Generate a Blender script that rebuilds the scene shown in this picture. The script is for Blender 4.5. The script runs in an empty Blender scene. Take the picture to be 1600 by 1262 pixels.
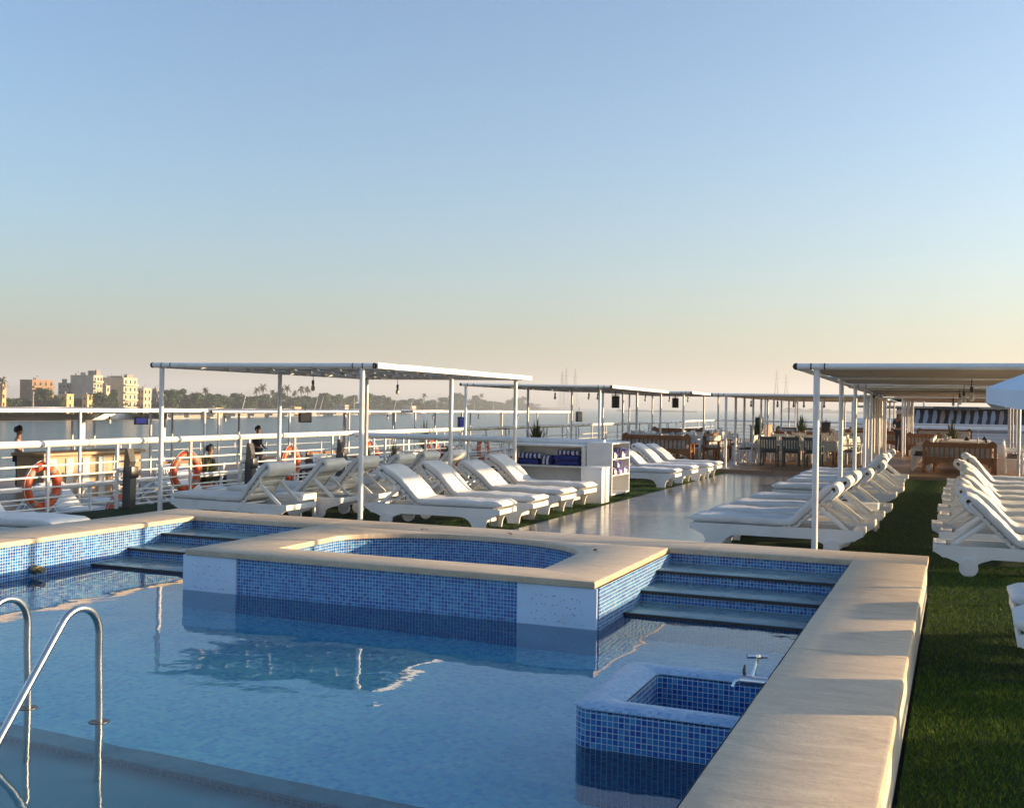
import bpy, bmesh, math, random
from mathutils import Vector, Matrix, noise
random.seed(7)
R = math.radians
USE_HAZE = True
S = bpy.context.scene
COL = S.collection
# ---------------------------------------------------------------- camera, sky, sun, exposure
cam = bpy.data.cameras.new('camera'); camo = bpy.data.objects.new('camera', cam); COL.objects.link(camo)
YAW, PITCH, ROLL = math.atan(697/1670), math.atan(1.8/1670), R(.84)
camo.matrix_world = Matrix.Translation((0, 0, 1.85)) @ Matrix.Rotation(YAW, 4, 'Z') @ Matrix.Rotation(math.pi/2+PITCH, 4, 'X') @ Matrix.Rotation(ROLL, 4, 'Z')
cam.sensor_width = 36; cam.lens = 1670/1600*36
cam.clip_start = .1; cam.clip_end = 60000
S.camera = camo
SUN_AZ, SUN_EL = R(26), R(8.5)          # azimuth counted from +X towards +Y
w = bpy.data.worlds.new('World'); S.world = w; w.use_nodes = True
wn = w.node_tree
sky = wn.nodes.new('ShaderNodeTexSky'); sky.sky_type = 'NISHITA'; sky.sun_disc = False
sky.sun_elevation = SUN_EL; sky.sun_rotation = math.pi/2-SUN_AZ
sky.air_density = 1.0; sky.dust_density = 2.8; sky.ozone_density = 1.7; sky.altitude = 0
bg = wn.nodes['Background']; bg.inputs[1].default_value = .11
wb = wn.nodes.new('ShaderNodeMix'); wb.data_type = 'RGBA'; wb.blend_type = 'MULTIPLY'; wb.inputs[0].default_value = 1
wb.inputs[7].default_value = (.82, .985, 1.16, 1)      # white balance of the evening sky
wn.links.new(sky.outputs[0], wb.inputs[6]); wn.links.new(wb.outputs[2], bg.inputs[0])
sl = bpy.data.lights.new('sun', 'SUN'); sl.energy = 4.8; sl.angle = R(.5); sl.color = (1, .71, .40)
so = bpy.data.objects.new('sun', sl); COL.objects.link(so)
sd = Vector((math.cos(SUN_AZ)*math.cos(SUN_EL), math.sin(SUN_AZ)*math.cos(SUN_EL), math.sin(SUN_EL)))
so.rotation_euler = sd.to_track_quat('Z', 'Y').to_euler()
S.view_settings.view_transform = 'Standard'; S.view_settings.look = 'None'
S.view_settings.exposure = 1.48; S.view_settings.gamma = 1
S.render.engine = 'CYCLES'
S.cycles.max_bounces = 10; S.cycles.transmission_bounces = 10; S.cycles.transparent_max_bounces = 16; S.cycles.caustics_reflective = False; S.cycles.caustics_refractive = True; S.cycles.sample_clamp_indirect = 3.0
S.cycles.use_denoising = True

# ---------------------------------------------------------------- materials
class NT:
    def __init__(s, name):
        s.m = bpy.data.materials.new(name); s.m.use_nodes = True
        s.t = s.m.node_tree; s.b = s.t.nodes['Principled BSDF']; s.o = s.t.nodes['Material Output']
    def n(s, typ, ins=None, **kw):
        x = s.t.nodes.new('ShaderNode'+typ)
        for k, v in kw.items(): setattr(x, k, v)
        for k, v in (ins or {}).items():
            if isinstance(v, bpy.types.NodeSocket): s.t.links.new(v, x.inputs[k])
            else: x.inputs[k].default_value = v
        return x
    def set(s, **kw):
        for k, v in kw.items():
            k = k.replace('_', ' ')
            if isinstance(v, bpy.types.NodeSocket): s.t.links.new(v, s.b.inputs[k])
            else: s.b.inputs[k].default_value = v
        return s.m
    def math(s, op, a, b=0.0):
        x = s.n('Math', operation=op)
        for i, v in enumerate((a, b)):
            if isinstance(v, bpy.types.NodeSocket): s.t.links.new(v, x.inputs[i])
            else: x.inputs[i].default_value = v
        return x.outputs[0]
    def mix(s, f, a, b, mode='MIX'):
        x = s.n('Mix', data_type='RGBA', blend_type=mode)
        for i, v in ((0, f), (6, a), (7, b)):
            if isinstance(v, bpy.types.NodeSocket): s.t.links.new(v, x.inputs[i])
            else: x.inputs[i].default_value = v
        return x.outputs[2]
    def noise(s, vec, scale, detail=4, rough=.55, dist=0):
        return s.n('TexNoise', {'Vector': vec, 'Scale': scale, 'Detail': detail, 'Roughness': rough, 'Distortion': dist}).outputs[0]
    def ramp(s, f, stops):
        x = s.n('ValToRGB', {'Fac': f}); e = x.color_ramp.elements
        while len(e) < len(stops): e.new(.5)
        for i, (p, c) in enumerate(stops): e[i].position = p; e[i].color = c if len(c) == 4 else (*c, 1)
        return x.outputs[0]
    def bump(s, h, st=.3, d=.01):
        return s.n('Bump', {'Height': h, 'Strength': st, 'Distance': d}).outputs[0]
    def obj(s): return s.n('TexCoord').outputs['Object']
    def geo(s): return s.n('NewGeometry').outputs['Position']
    def uv(s): return s.n('TexCoord').outputs['UV']
    def sep(s, v): return s.n('SeparateXYZ', {0: v}).outputs

def c4(c): return (c[0], c[1], c[2], 1)
def plain(name, col, rough=.5, metal=0, var=.12, scale=3, bump=.0, bscale=40, spec=.5, dirt=None):
    t = NT(name); p = t.geo()
    f = t.noise(p, scale, 5)
    dk = tuple(v*(1-var) for v in col); lt = tuple(min(1, v*(1+var)) for v in col)
    c = t.ramp(f, [(.3, dk), (.7, lt)])
    if dirt:
        d = t.ramp(t.noise(p, scale*2.3, 8, .7), [(.52, (0, 0, 0)), (.72, (1, 1, 1))])
        c = t.mix(t.math('MULTIPLY', d, dirt[1]), c, c4(dirt[0]))
    t.set(Base_Color=c, Metallic=metal, Specular_IOR_Level=spec)
    t.set(Roughness=t.math('ADD', t.math('MULTIPLY', f, .2), rough-.1))
    if bump: t.set(Normal=t.bump(t.noise(p, bscale, 6, .6), bump, .01))
    return t.m

def mosaic(name, stops, grout, tile=.0315, rough=.15, gw=.075, patch=.5, psc=1.3):
    t = NT(name); u = t.uv()
    s = t.n('VectorMath', {0: u, 1: (1/tile,)*3}, operation='MULTIPLY').outputs[0]
    fl = t.n('VectorMath', {0: s}, operation='FLOOR').outputs[0]
    fr = t.n('VectorMath', {0: s, 1: fl}, operation='SUBTRACT').outputs[0]
    x, y, _ = t.sep(fr)
    dx = t.math('ABSOLUTE', t.math('SUBTRACT', x, .5)); dy = t.math('ABSOLUTE', t.math('SUBTRACT', y, .5))
    g = t.math('GREATER_THAN', t.math('MAXIMUM', dx, dy), .5-gw)
    wn_ = t.n('TexWhiteNoise', {'Vector': fl}).outputs
    big = t.noise(u, psc, 3)
    v = t.math('ADD', t.math('MULTIPLY', wn_[0], 1-patch*.6), t.math('MULTIPLY', t.math('SUBTRACT', big, .3), patch*.6 if psc < 3 else 2.0))
    c = t.ramp(v, stops)
    wear = t.ramp(t.noise(u, 14, 6, .75), [(.60, (0, 0, 0)), (.66, (1, 1, 1))])
    c = t.mix(t.math('MULTIPLY', wear, .35), c, c4(tuple(.85*q for q in grout)))
    gc = t.mix(t.noise(u, 9, 5), tuple(.72*q for q in grout)+(1,), c4(grout))
    # limescale smears
    lime = t.ramp(t.noise(u, 2.6, 8, .7), [(.58, (0, 0, 0)), (.78, (1, 1, 1))])
    c = t.mix(t.math('MULTIPLY', lime, .22), c, (.42, .58, .66, 1))
    c = t.mix(g, c, gc)
    t.set(Base_Color=c, Roughness=t.math('ADD', t.math('MULTIPLY', g, .5), rough))
    h = t.math('ADD', t.math('MULTIPLY', g, -1.0), t.math('MULTIPLY', wn_[0], .35))
    h = t.math('ADD', h, t.math('MULTIPLY', t.noise(u, 30, 4, .7), rough*4))
    t.set(Normal=t.bump(h, .45, .004))
    return t.m

M = {}
M['mosaic'] = mosaic('blue_mosaic', [(0, (.008, .045, .28)), (.3, (.012, .11, .40)), (.55, (.02, .19, .46)), (.8, (.08, .32, .54)), (1, (.05, .28, .42))], (.56, .66, .71))
M['floor_mosaic'] = mosaic('pale_blue_mosaic', [(0, (.22, .52, .88)), (.4, (.42, .78, .97)), (.7, (.58, .90, .99)), (1, (.80, .97, 1))], (.70, .90, .97), patch=.35, tile=.045)
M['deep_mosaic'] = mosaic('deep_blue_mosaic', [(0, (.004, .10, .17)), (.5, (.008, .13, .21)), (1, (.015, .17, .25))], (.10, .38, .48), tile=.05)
M['rim_mosaic'] = mosaic('pale_rim_mosaic', [(0, (.10, .26, .50)), (.5, (.20, .38, .60)), (1, (.38, .52, .68))], (.36, .48, .60), tile=.026, rough=.3)

def stone():
    t = NT('beige_stone'); p = t.geo()
    f = t.noise(t.n('Mapping', {0: p, 3: (.7, 3.4, 1)}).outputs[0], 2.6, 10, .68, .9)
    c = t.ramp(f, [(.25, (.37, .27, .175)), (.5, (.53, .41, .28)), (.75, (.63, .51, .365))])
    v = t.ramp(t.noise(t.n('Mapping', {0: p, 3: (.5, 1.6, 1)}).outputs[0], 7, 10, .75, 1.6), [(.46, (0, 0, 0)), (.50, (1, 1, 1)), (.54, (0, 0, 0))])
    c = t.mix(t.math('MULTIPLY', v, .38), c, (.24, .18, .13, 1))
    st = t.ramp(t.noise(p, 1.1, 6, .7), [(.55, (0, 0, 0)), (.75, (1, 1, 1))])
    c = t.mix(t.math('MULTIPLY', st, .35), c, (.33, .29, .25, 1))
    rnd = t.n('NewGeometry').outputs['Random Per Island']
    c = t.mix(t.math('MULTIPLY', rnd, .16), c, (.62, .54, .42, 1))
    wet = t.ramp(t.noise(p, .75, 5, .65, .8), [(.56, (0, 0, 0)), (.60, (1, 1, 1))])
    c = t.mix(t.math('MULTIPLY', wet, .22), c, (.22, .18, .14, 1))
    pit = t.ramp(t.noise(p, 60, 3, .6), [(.66, (0, 0, 0)), (.70, (1, 1, 1))])
    c = t.mix(t.math('MULTIPLY', pit, .5), c, (.20, .15, .11, 1))
    t.set(Base_Color=c, Roughness=t.math('ADD', t.math('MULTIPLY', f, .3), .32))
    return t.set(Normal=t.bump(t.noise(p, 22, 8, .7), .22, .01))
M['stone'] = stone()
M['stone_dark'] = plain('slate_tread', (.12, .225, .265), .28, var=.25, scale=5, bump=.15)
M['nosing'] = plain('dark_nosing', (.03, .022, .02), .5)
M['panel'] = plain('white_render', (.55, .66, .80), .6, var=.05, bump=.08, bscale=60, dirt=((.45, .47, .42), .35))
M['plaster'] = plain('cream_plaster', (.55, .50, .42), .7, var=.1, bump=.2, dirt=((.3, .26, .2), .5))
M['white'] = plain('white_paint', (.74, .74, .73), .42, var=.05, scale=2, bump=.06, bscale=25, dirt=((.52, .48, .42), .45))
M['white_tube'] = plain('white_tube_paint', (.76, .76, .75), .3, var=.05, scale=1.5, dirt=((.45, .40, .34), .35))
M['post'] = plain('white_post_paint', (.72, .71, .70), .35, var=.06, scale=2, dirt=((.40, .34, .28), .45))
M['dark'] = plain('black_rubber', (.015, .015, .017), .6)
M['joint'] = plain('grey_coupling', (.28, .28, .28), .5)
M['steel'] = plain('polished_steel', (.62, .61, .58), .22, metal=1, var=.08, scale=8)
M['chrome'] = plain('chrome', (.7, .7, .7), .12, metal=1)
M['brass'] = plain('aged_brass', (.32, .25, .14), .4, metal=.8)
M['orange'] = plain('orange_ring', (.60, .085, .02), .45, var=.18, scale=5, dirt=((.30, .045, .015), .6))
M['band'] = plain('grey_band', (.30, .24, .20), .6)
M['rope'] = plain('white_rope', (.70, .66, .58), .8)
M['terracotta'] = plain('terracotta', (.50, .17, .07), .7)
M['lampgrey'] = plain('grey_sheet_metal', (.075, .075, .075), .4, metal=.3, var=.2)
M['teak'] = plain('teak', (.26, .105, .035), .45, var=.35, scale=6, bump=.1)
M['tan_wood'] = plain('tan_panel', (.36, .25, .15), .55, var=.25, scale=3)
M['green_paint'] = plain('dark_green_paint', (.035, .06, .065), .45, var=.15)
M['cloth'] = plain('table_cloth', (.62, .58, .52), .8, var=.08, bump=.15, bscale=14)
M['cushion'] = plain('cushion', (.55, .54, .52), .85, bump=.15)
M['darkseat'] = plain('dark_seat', (.035, .02, .018), .7)
M['navy'] = plain('navy_towel', (.02, .035, .22), .9, var=.25, scale=14, bump=.4, bscale=120)
M['sky_glass'] = plain('bulb_glass', (.55, .52, .46), .08, var=.02)
M['black'] = plain('black_plastic', (.012, .012, .014), .35)
M['parasol'] = plain('pale_blue_parasol', (.66, .72, .80), .75, var=.05, bump=.1, bscale=9)
M['canvas'] = plain('grey_canvas', (.40, .32, .235), .85, var=.18, scale=1.6, bump=.2, bscale=18)
M['skin'] = plain('skin', (.30, .15, .09), .55)
M['hair'] = plain('hair', (.012, .010, .009), .6)
M['shirt_pale'] = plain('pale_shirt', (.55, .45, .42), .8, var=.3, scale=12)
M['shirt_dark'] = plain('dark_shirt', (.02, .024, .05), .85, var=.3)
M['trousers'] = plain('dark_trousers', (.03, .035, .06), .85)
M['hull'] = plain('hull_white', (.40, .41, .43), .4, var=.06, scale=.3)
M['bark'] = plain('bark', (.14, .10, .07), .9, var=.3, scale=2)
M['redpot'] = plain('red_planter', (.30, .03, .025), .5)

def fabric():
    t = NT('white_fabric'); p = t.obj(); rnd = t.n('ObjectInfo').outputs['Random']
    f = t.noise(p, 2.5, 5)
    c = t.ramp(f, [(.3, (.60, .60, .59)), (.7, (.74, .735, .72))])
    c = t.mix(t.math('MULTIPLY', rnd, .14), c, (.55, .54, .52, 1))
    st = t.ramp(t.noise(p, 6, 8, .7), [(.6, (0, 0, 0)), (.8, (1, 1, 1))])
    c = t.mix(t.math('MULTIPLY', st, .25), c, (.52, .48, .43, 1))
    t.set(Base_Color=c, Roughness=.8, Specular_IOR_Level=.25)
    h = t.math('ADD', t.noise(t.n('Mapping', {0: p, 3: (9, 3, 6)}).outputs[0], 1, 6, .65, .8), t.math('MULTIPLY', t.noise(p, 160, 2), .08))
    return t.set(Normal=t.bump(h, .45, .03))
M['fabric'] = fabric()

def towel(name, a, b, sc):
    t = NT(name); p = t.obj()
    wv = t.n('TexWave', {'Vector': p, 'Scale': sc, 'Distortion': 4., 'Detail': 2.}).outputs[1]
    c = t.ramp(wv, [(.42, a), (.55, b)])
    return t.set(Base_Color=c, Roughness=.95, Normal=t.bump(t.noise(p, 90, 4), .5, .01))
M['towel_stripe'] = towel('striped_towel', (.02, .03, .20), (.60, .60, .66), 3.2)
M['towel_lilac'] = towel('lilac_towel', (.06, .05, .24), (.62, .54, .62), 6)

def lawn(name, a, b):
    t = NT(name); p = t.geo()
    f = t.noise(p, 1.7, 6, .6); g = t.noise(p, 130, 3, .7)
    c = t.ramp(t.math('ADD', t.math('MULTIPLY', f, .5), t.math('MULTIPLY', g, .5)), [(.35, a), (.65, b)])
    return t.set(Base_Color=c, Roughness=.85, Specular_IOR_Level=.2, Normal=t.bump(g, .9, .02))
M['lawn'] = lawn('artificial_turf', (.005, .018, .003), (.014, .040, .007))
def blades():
    t = NT('turf_blades'); rnd = t.n('NewGeometry').outputs['Random Per Island']
    c = t.ramp(rnd, [(0, (.020, .058, .006)), (.6, (.065, .15, .014)), (1, (.19, .24, .03))])
    return t.set(Base_Color=c, Roughness=.85, Specular_IOR_Level=.12)
M['blades'] = blades()

def walkway():
    t = NT('glazed_tiles'); u = t.geo()
    bk = t.n('TexBrick', {'Vector': u, 'Color1': (.22, .215, .21, 1), 'Color2': (.28, .275, .265, 1), 'Mortar': (.10, .09, .08, 1), 'Scale': 1., 'Mortar Size': .006, 'Brick Width': .45, 'Row Height': .45}, offset=0)
    c = t.mix(t.math('MULTIPLY', t.noise(u, 2, 7, .7), .5), bk.outputs[0], (.25, .23, .20, 1))
    h = t.math('ADD', t.math('MULTIPLY', t.noise(t.n('Mapping', {0: u, 3: (1, 1.6, 1)}).outputs[0], 2.4, 3), .7), t.math('MULTIPLY', bk.outputs[1], -.15))
    return t.set(Base_Color=c, Roughness=t.math('ADD', t.math('MULTIPLY', t.noise(u, 4, 6, .7), .22), .06), Specular_IOR_Level=.6, Normal=t.bump(h, .10, .02))
M['walkway'] = walkway()
def planks():
    t = NT('deck_planks'); u = t.geo()
    bk = t.n('TexBrick', {'Vector': u, 'Color1': (.20, .105, .055, 1), 'Color2': (.27, .15, .08, 1), 'Mortar': (.03, .02, .015, 1), 'Scale': 1., 'Mortar Size': .008, 'Brick Width': 2.4, 'Row Height': .14})
    c = t.mix(t.math('MULTIPLY', t.noise(t.n('Mapping', {0: u, 3: (1, 9, 1)}).outputs[0], 3, 6), .5), bk.outputs[0], (.27, .18, .115, 1))
    return t.set(Base_Color=c, Roughness=t.math('ADD', t.math('MULTIPLY', t.noise(u, 3, 5), .3), .28), Normal=t.bump(bk.outputs[1], -.2, .01))
M['planks'] = planks()

def pool_water():
    t = NT('pool_water'); p = t.geo()
    h = t.math('ADD', t.noise(t.n('Mapping', {0: p, 3: (1, 1.0, 1)}).outputs[0], 1.5, 1, .4, .5), t.math('ADD', t.math('MULTIPLY', t.noise(p, 5.5, 2), .10), t.math('MULTIPLY', t.noise(p, 16, 2), .022)))
    nrm = t.bump(h, .085, .08)
    fr = t.n('Fresnel', {'IOR': 1.33, 'Normal': nrm}).outputs[0]
    gl = t.n('BsdfGlossy', {'Color': (1, 1, 1, 1), 'Roughness': .01, 'Normal': nrm}).outputs[0]
    rf = t.n('BsdfRefraction', {'Color': (1, 1, 1, 1), 'Roughness': 0., 'IOR': 1.33, 'Normal': nrm}).outputs[0]
    mx = t.n('MixShader', {0: fr, 1: rf, 2: gl}).outputs[0]
    t.t.links.new(mx, t.o.inputs[0])
    va = t.n('VolumeAbsorption', {'Color': (.0, .86, 1.0, 1), 'Density': .62}).outputs[0]
    t.t.links.new(va, t.o.inputs[1])
    t.t.nodes.remove(t.b); return t.m
M['pool_water'] = pool_water()
def river():
    t = NT('river_water'); p = t.geo()
    h = t.math('ADD', t.noise(t.n('Mapping', {0: p, 3: (.35, .5, 1)}).outputs[0], 1, 5, .6), t.math('MULTIPLY', t.noise(p, .04, 3), 3.))
    c = t.ramp(t.noise(p, .012, 5, .6), [(.4, (.03, .085, .10)), (.65, (.045, .11, .12))])
    return t.set(Base_Color=c, Roughness=.16, IOR=1.33, Specular_IOR_Level=.5, Normal=t.bump(h, .9, .9))
M['river'] = river()
def leafmat(name, a, b):
    t = NT(name); rnd = t.n('NewGeometry').outputs['Random Per Island']
    c = t.ramp(rnd, [(0, a), (.7, b), (1, tuple(1.6*v for v in b))])
    return t.set(Base_Color=c, Roughness=.65, Specular_IOR_Level=.25)
M['leaf'] = leafmat('foliage', (.014, .036, .010), (.042, .075, .020))
M['leaf_dry'] = leafmat('dry_foliage', (.05, .05, .02), (.11, .09, .035))
M['leaf_pot'] = leafmat('potted_leaves', (.03, .055, .015), (.10, .11, .035))
M['bank'] = plain('river_bank', (.17, .13, .085), .95, var=.35, scale=.05)
M['hill'] = plain('desert_hills', (.30, .23, .17), .95, var=.2, scale=.002)

# ---------------------------------------------------------------- mesh helpers
class B:
    def __init__(s):
        s.bm = bmesh.new(); s.uv = s.bm.loops.layers.uv.new('uv'); s.done = set()
    def face(s, vs, mi=0, uvs=None):
        try: f = s.bm.faces.new(vs)
        except ValueError: return None
        f.material_index = mi
        if uvs:
            s.done.add(f)
            for l, q in zip(f.loops, uvs): l[s.uv].uv = q
        return f
    def box(s, x0, x1, y0, y1, z0, z1, mi=0, bev=0, mat=None, seg=2):
        r = bmesh.ops.create_cube(s.bm, size=1); vs = r['verts']
        T = Matrix.Translation(((x0+x1)/2, (y0+y1)/2, (z0+z1)/2)) @ Matrix.Diagonal((x1-x0, y1-y0, z1-z0, 1))
        if mat is not None: T = mat @ T
        bmesh.ops.transform(s.bm, matrix=T, verts=vs)
        fs = set(f for v in vs for f in v.link_faces)
        for f in fs: f.material_index = mi
        if bev:
            es = list(set(e for v in vs for e in v.link_edges))
            q = bmesh.ops.bevel(s.bm, geom=es, offset=bev, segments=seg, affect='EDGES', profile=.5)
            for f in q['faces']: f.material_index = mi
    def ring(s, pts): return [s.bm.verts.new(p) for p in pts]
    def loft(s, rings, mi=0, caps=True, closed=False):
        rs = [s.ring(r) for r in rings]; n = len(rs[0])
        for a, b in zip(rs, rs[1:]+([rs[0]] if closed else [])):
            for i in range(n):
                s.face((a[i], a[(i+1) % n], b[(i+1) % n], b[i]), mi)
        if caps and not closed:
            s.face(rs[0][::-1], mi); s.face(rs[-1], mi)
    def tube(s, pts, r, n=8, mi=0, caps=True, closed=False, flat=1.0):
        pts = [Vector(p) for p in pts]; k = len(pts)
        rad = r if isinstance(r, (list, tuple)) else [r]*k
        tans = []
        for i in range(k):
            a = pts[i-1] if (i or closed) else pts[i]
            b = pts[(i+1) % k] if (i < k-1 or closed) else pts[i]
            tans.append((b-a).normalized())
        up = Vector((0, 0, 1)) if abs(tans[0].z) < .9 else Vector((0, 1, 0))
        u = tans[0].cross(up).normalized(); rings = []
        for i in range(k):
            u = (u-tans[i]*u.dot(tans[i])).normalized(); v = tans[i].cross(u)
            rings.append([pts[i]+(u*math.cos(a)+v*math.sin(a)*flat)*rad[i] for a in [2*math.pi*j/n for j in range(n)]])
        s.loft(rings, mi, caps, closed)
    def lathe(s, prof, c=(0, 0, 0), n=16, mi=0):
        s.loft([[(c[0]+r*math.cos(2*math.pi*j/n), c[1]+r*math.sin(2*math.pi*j/n), c[2]+z) for j in range(n)] for r, z in prof], mi)
    def prism(s, poly, f, mi=0):
        "poly: 2-D points; f(p, side) gives the 3-D point of either side"
        a = s.ring([f(p, 0) for p in poly]); b = s.ring([f(p, 1) for p in poly]); n = len(poly)
        s.face(a[::-1], mi); s.face(b, mi)
        for i in range(n): s.face((a[i], a[(i+1) % n], b[(i+1) % n], b[i]), mi)
    def wall(s, pts, z0, z1, mi=0, u0=0):
        for (xa, ya), (xb, yb) in zip(pts, pts[1:]):
            L = math.hypot(xb-xa, yb-ya)
            v = s.ring([(xa, ya, z0), (xb, yb, z0), (xb, yb, z1), (xa, ya, z1)])
            s.face(v, mi, [(u0, z0), (u0+L, z0), (u0+L, z1), (u0, z1)]); u0 += L
    def obj(s, name, mats, parent=None, ang=40, loc=None, recalc=True):
        s.bm.normal_update()
        if recalc: bmesh.ops.recalc_face_normals(s.bm, faces=s.bm.faces)
        for f in s.bm.faces:
            if f not in s.done:
                nx, ny, nz = (abs(q) for q in f.normal)
                for l in f.loops:
                    c = l.vert.co
                    l[s.uv].uv = (c.x, c.y) if nz >= nx and nz >= ny else ((c.y, c.z) if nx >= ny else (c.x, c.z))
        me = bpy.data.meshes.new(name); s.bm.to_mesh(me); s.bm.free()
        for m in (mats if isinstance(mats, (list, tuple)) else [mats]): me.materials.append(M[m])
        if ang is not None:
            me.polygons.foreach_set('use_smooth', [True]*len(me.polygons)); me.set_sharp_from_angle(angle=R(ang))
        o = bpy.data.objects.new(name, me); COL.objects.link(o)
        if parent is not None: o.parent = parent
        if loc is not None: o.location = loc
        return o
def tag(o, label, cat, group=None, kind=None):
    if label: o['label'] = label
    if cat: o['category'] = cat
    if group: o['group'] = group
    if kind: o['kind'] = kind
    return o
def thing(name, label, cat, loc=(0, 0, 0), rz=0, group=None):
    o = bpy.data.objects.new(name, None); COL.objects.link(o); o.empty_display_size = .2
    o.location = loc; o.rotation_euler = (0, 0, rz)
    return tag(o, label, cat, group)
def struct(b, name, mats, **k):
    o = b.obj(name, mats, **k); o['kind'] = 'structure'; return o
KIDS = {}
def dup(root, loc, rz, label, group=None, scale=None):
    "copy of a thing with copies of its parts and sub-parts"
    def rec(o, par):
        c = o.copy(); COL.objects.link(c)
        if par is not None: c.parent = par
        for ch in list(o.children): rec(ch, c)
        return c
    r = rec(root, None); r.location = loc; r.rotation_euler = (0, 0, rz); r['label'] = label
    if group: r['group'] = group
    if scale: r.scale = scale
    return r
ORD = ['', 'first', 'second', 'third', 'fourth', 'fifth', 'sixth', 'seventh', 'eighth', 'ninth', 'tenth', 'eleventh', 'twelfth', 'thirteenth', 'fourteenth', 'fifteenth', 'sixteenth', 'seventeenth', 'eighteenth', 'nineteenth', 'twentieth',
       'twenty-first', 'twenty-second', 'twenty-third', 'twenty-fourth', 'twenty-fifth', 'twenty-sixth', 'twenty-seventh', 'twenty-eighth', 'twenty-ninth', 'thirtieth', 'thirty-first', 'thirty-second', 'thirty-third', 'thirty-fourth', 'thirty-fifth', 'thirty-sixth', 'thirty-seventh', 'thirty-eighth', 'thirty-ninth', 'fortieth',
       'forty-first', 'forty-second', 'forty-third', 'forty-fourth', 'forty-fifth', 'forty-sixth', 'forty-seventh', 'forty-eighth', 'forty-ninth', 'fiftieth', 'fifty-first', 'fifty-second', 'fifty-third', 'fifty-fourth', 'fifty-fifth']
# ---------------------------------------------------------------- setting: river, deck, hull
b = B(); v = b.ring([(-20000, -20000, -9), (20000, -20000, -9), (20000, 20000, -9), (-20000, 20000, -9)]); b.face(v)
struct(b, 'river', 'river')
b = B()
b.box(-13.4, 6.4, -4, -.02+.98, -1.0, -.03); b.box(-13.4, -9.64, .96, 11.5, -1.0, -.03); b.box(-.24, 6.4, .96, 11.5, -1.0, -.03); b.box(-13.4, 6.4, 11.5, 64, -1.0, -.03)
struct(b, 'ship_deck', 'white', ang=None)
b = B()
for x0, x1, y0, y1 in [(-13.2, -9.64, -3, 11.52), (-13.2, -6.1, 11.52, 30.7), (-3.22, 6.2, 11.52, 30.7), (-.24, 6.2, -3, 11.52)]:
    b.face(b.ring([(x0, y0, .004), (x1, y0, .004), (x1, y1, .004), (x0, y1, .004)]))
struct(b, 'lawn', 'lawn', ang=None)
b = B(); b.face(b.ring([(-6.1, 11.52, 0), (-3.22, 11.52, 0), (-3.22, 30.7, 0), (-6.1, 30.7, 0)])); struct(b, 'walkway', 'walkway', ang=None)
b = B(); b.box(-13.2, 6.2, 30.7, 63.8, -.02, .10); struct(b, 'wooden_deck', 'planks', ang=None)
# turf blades, one sheet of them
def turf(regions):
    vs, fs = [], []
    rr = random.Random(3)
    for x0, x1, y0, y1, n, h in regions:
        for _ in range(n):
            x, y = rr.uniform(x0, x1), rr.uniform(y0, y1); a = rr.uniform(0, 6.283); w_ = rr.uniform(.0015, .003)
            hh = h*rr.uniform(.6, 1.2); lx, ly = rr.gauss(0, .5)*hh, rr.gauss(0, .5)*hh
            k = len(vs); c, s_ = math.cos(a)*w_, math.sin(a)*w_
            vs += [(x-c, y-s_, .004), (x+c, y+s_, .004), (x+lx, y+ly, .004+hh)]; fs.append((k, k+1, k+2))
    me = bpy.data.meshes.new('turf_grass'); me.from_pydata(vs, [], fs); me.materials.append(M['blades'])
    o = bpy.data.objects.new('turf_grass', me); COL.objects.link(o)
    tag(o, 'short green artificial turf blades beside the pool and under the loungers', 'grass', kind='stuff')
turf([(-.24, .9, 3.4, 8, 42000, .026), (-.24, 2.2, 8, 14, 46000, .028), (-1.3, .3, 14, 31, 16000, .034), (-7.4, -6.1, 13.5, 31, 17000, .034), (.9, 2.2, 4, 8, 4000, .024)])
b = B(); b.prism([(-4, -9.3), (66, -9.3), (72, -1), (64, -1), (-4, -1)], lambda p, s: (-13.35 if s == 0 else 6.35, p[0], p[1]))
hl = b.obj('cruise_ship_hull', 'hull', ang=None); tag(hl, 'white hull of the ship that carries the pool deck', 'ship')

# ---------------------------------------------------------------- pool
pool = thing('swimming_pool', 'raised blue mosaic swimming pool with wide beige stone coping in the foreground', 'swimming pool', (-4.9, 6, 0))
def part(b, name, mats, parent, **k):
    "a mesh made in world space, hung under its thing"
    o = b.obj(name, mats, **k)
    if parent is not None: o.parent = parent; o.matrix_parent_inverse = Matrix.Translation(-parent.location) if parent.rotation_euler.z == 0 else parent.matrix_basis.inverted()
    return o
ZT, ZB = .40, .345
b = B()
def slab(x0, x1, y0, y1):
    r_ = .02; along_y = (x1-x0) < .82 and (y1-y0) > .3 and x1-x0 < y1-y0+.4 and not (y0 > 10.84)
    a, e = (x0, x1) if along_y else (y0, y1); dz = random.uniform(-.001, .001)
    prof = [(a, ZB), (a-.0, ZT-r_), (a+r_*.3, ZT-r_*.3), (a+r_, ZT), (e-r_, ZT), (e-r_*.3, ZT-r_*.3), (e, ZT-r_), (e, ZB)]
    lo, hi = (y0, y1) if along_y else (x0, x1); n = max(2, int((hi-lo)/.2)); rows = []
    for k in range(n+1):
        t_ = lo+(hi-lo)*k/n; row = []
        for q, z in prof:
            wob = .003*noise.noise(Vector((t_*4, q*3, z*9)))
            row.append((q+wob, t_, z+dz) if along_y else (t_, q+wob, z+dz))
        rows.append(row)
    b.loft(rows)
for y0, y1 in [(.9, 1.9), (1.9, 3.5), (3.5, 5.07), (5.07, 6.68), (6.68, 8.1), (8.1, 9.85), (9.85, 10.85)]: slab(-.93, -.25, y0+.002, y1-.002)
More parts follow.
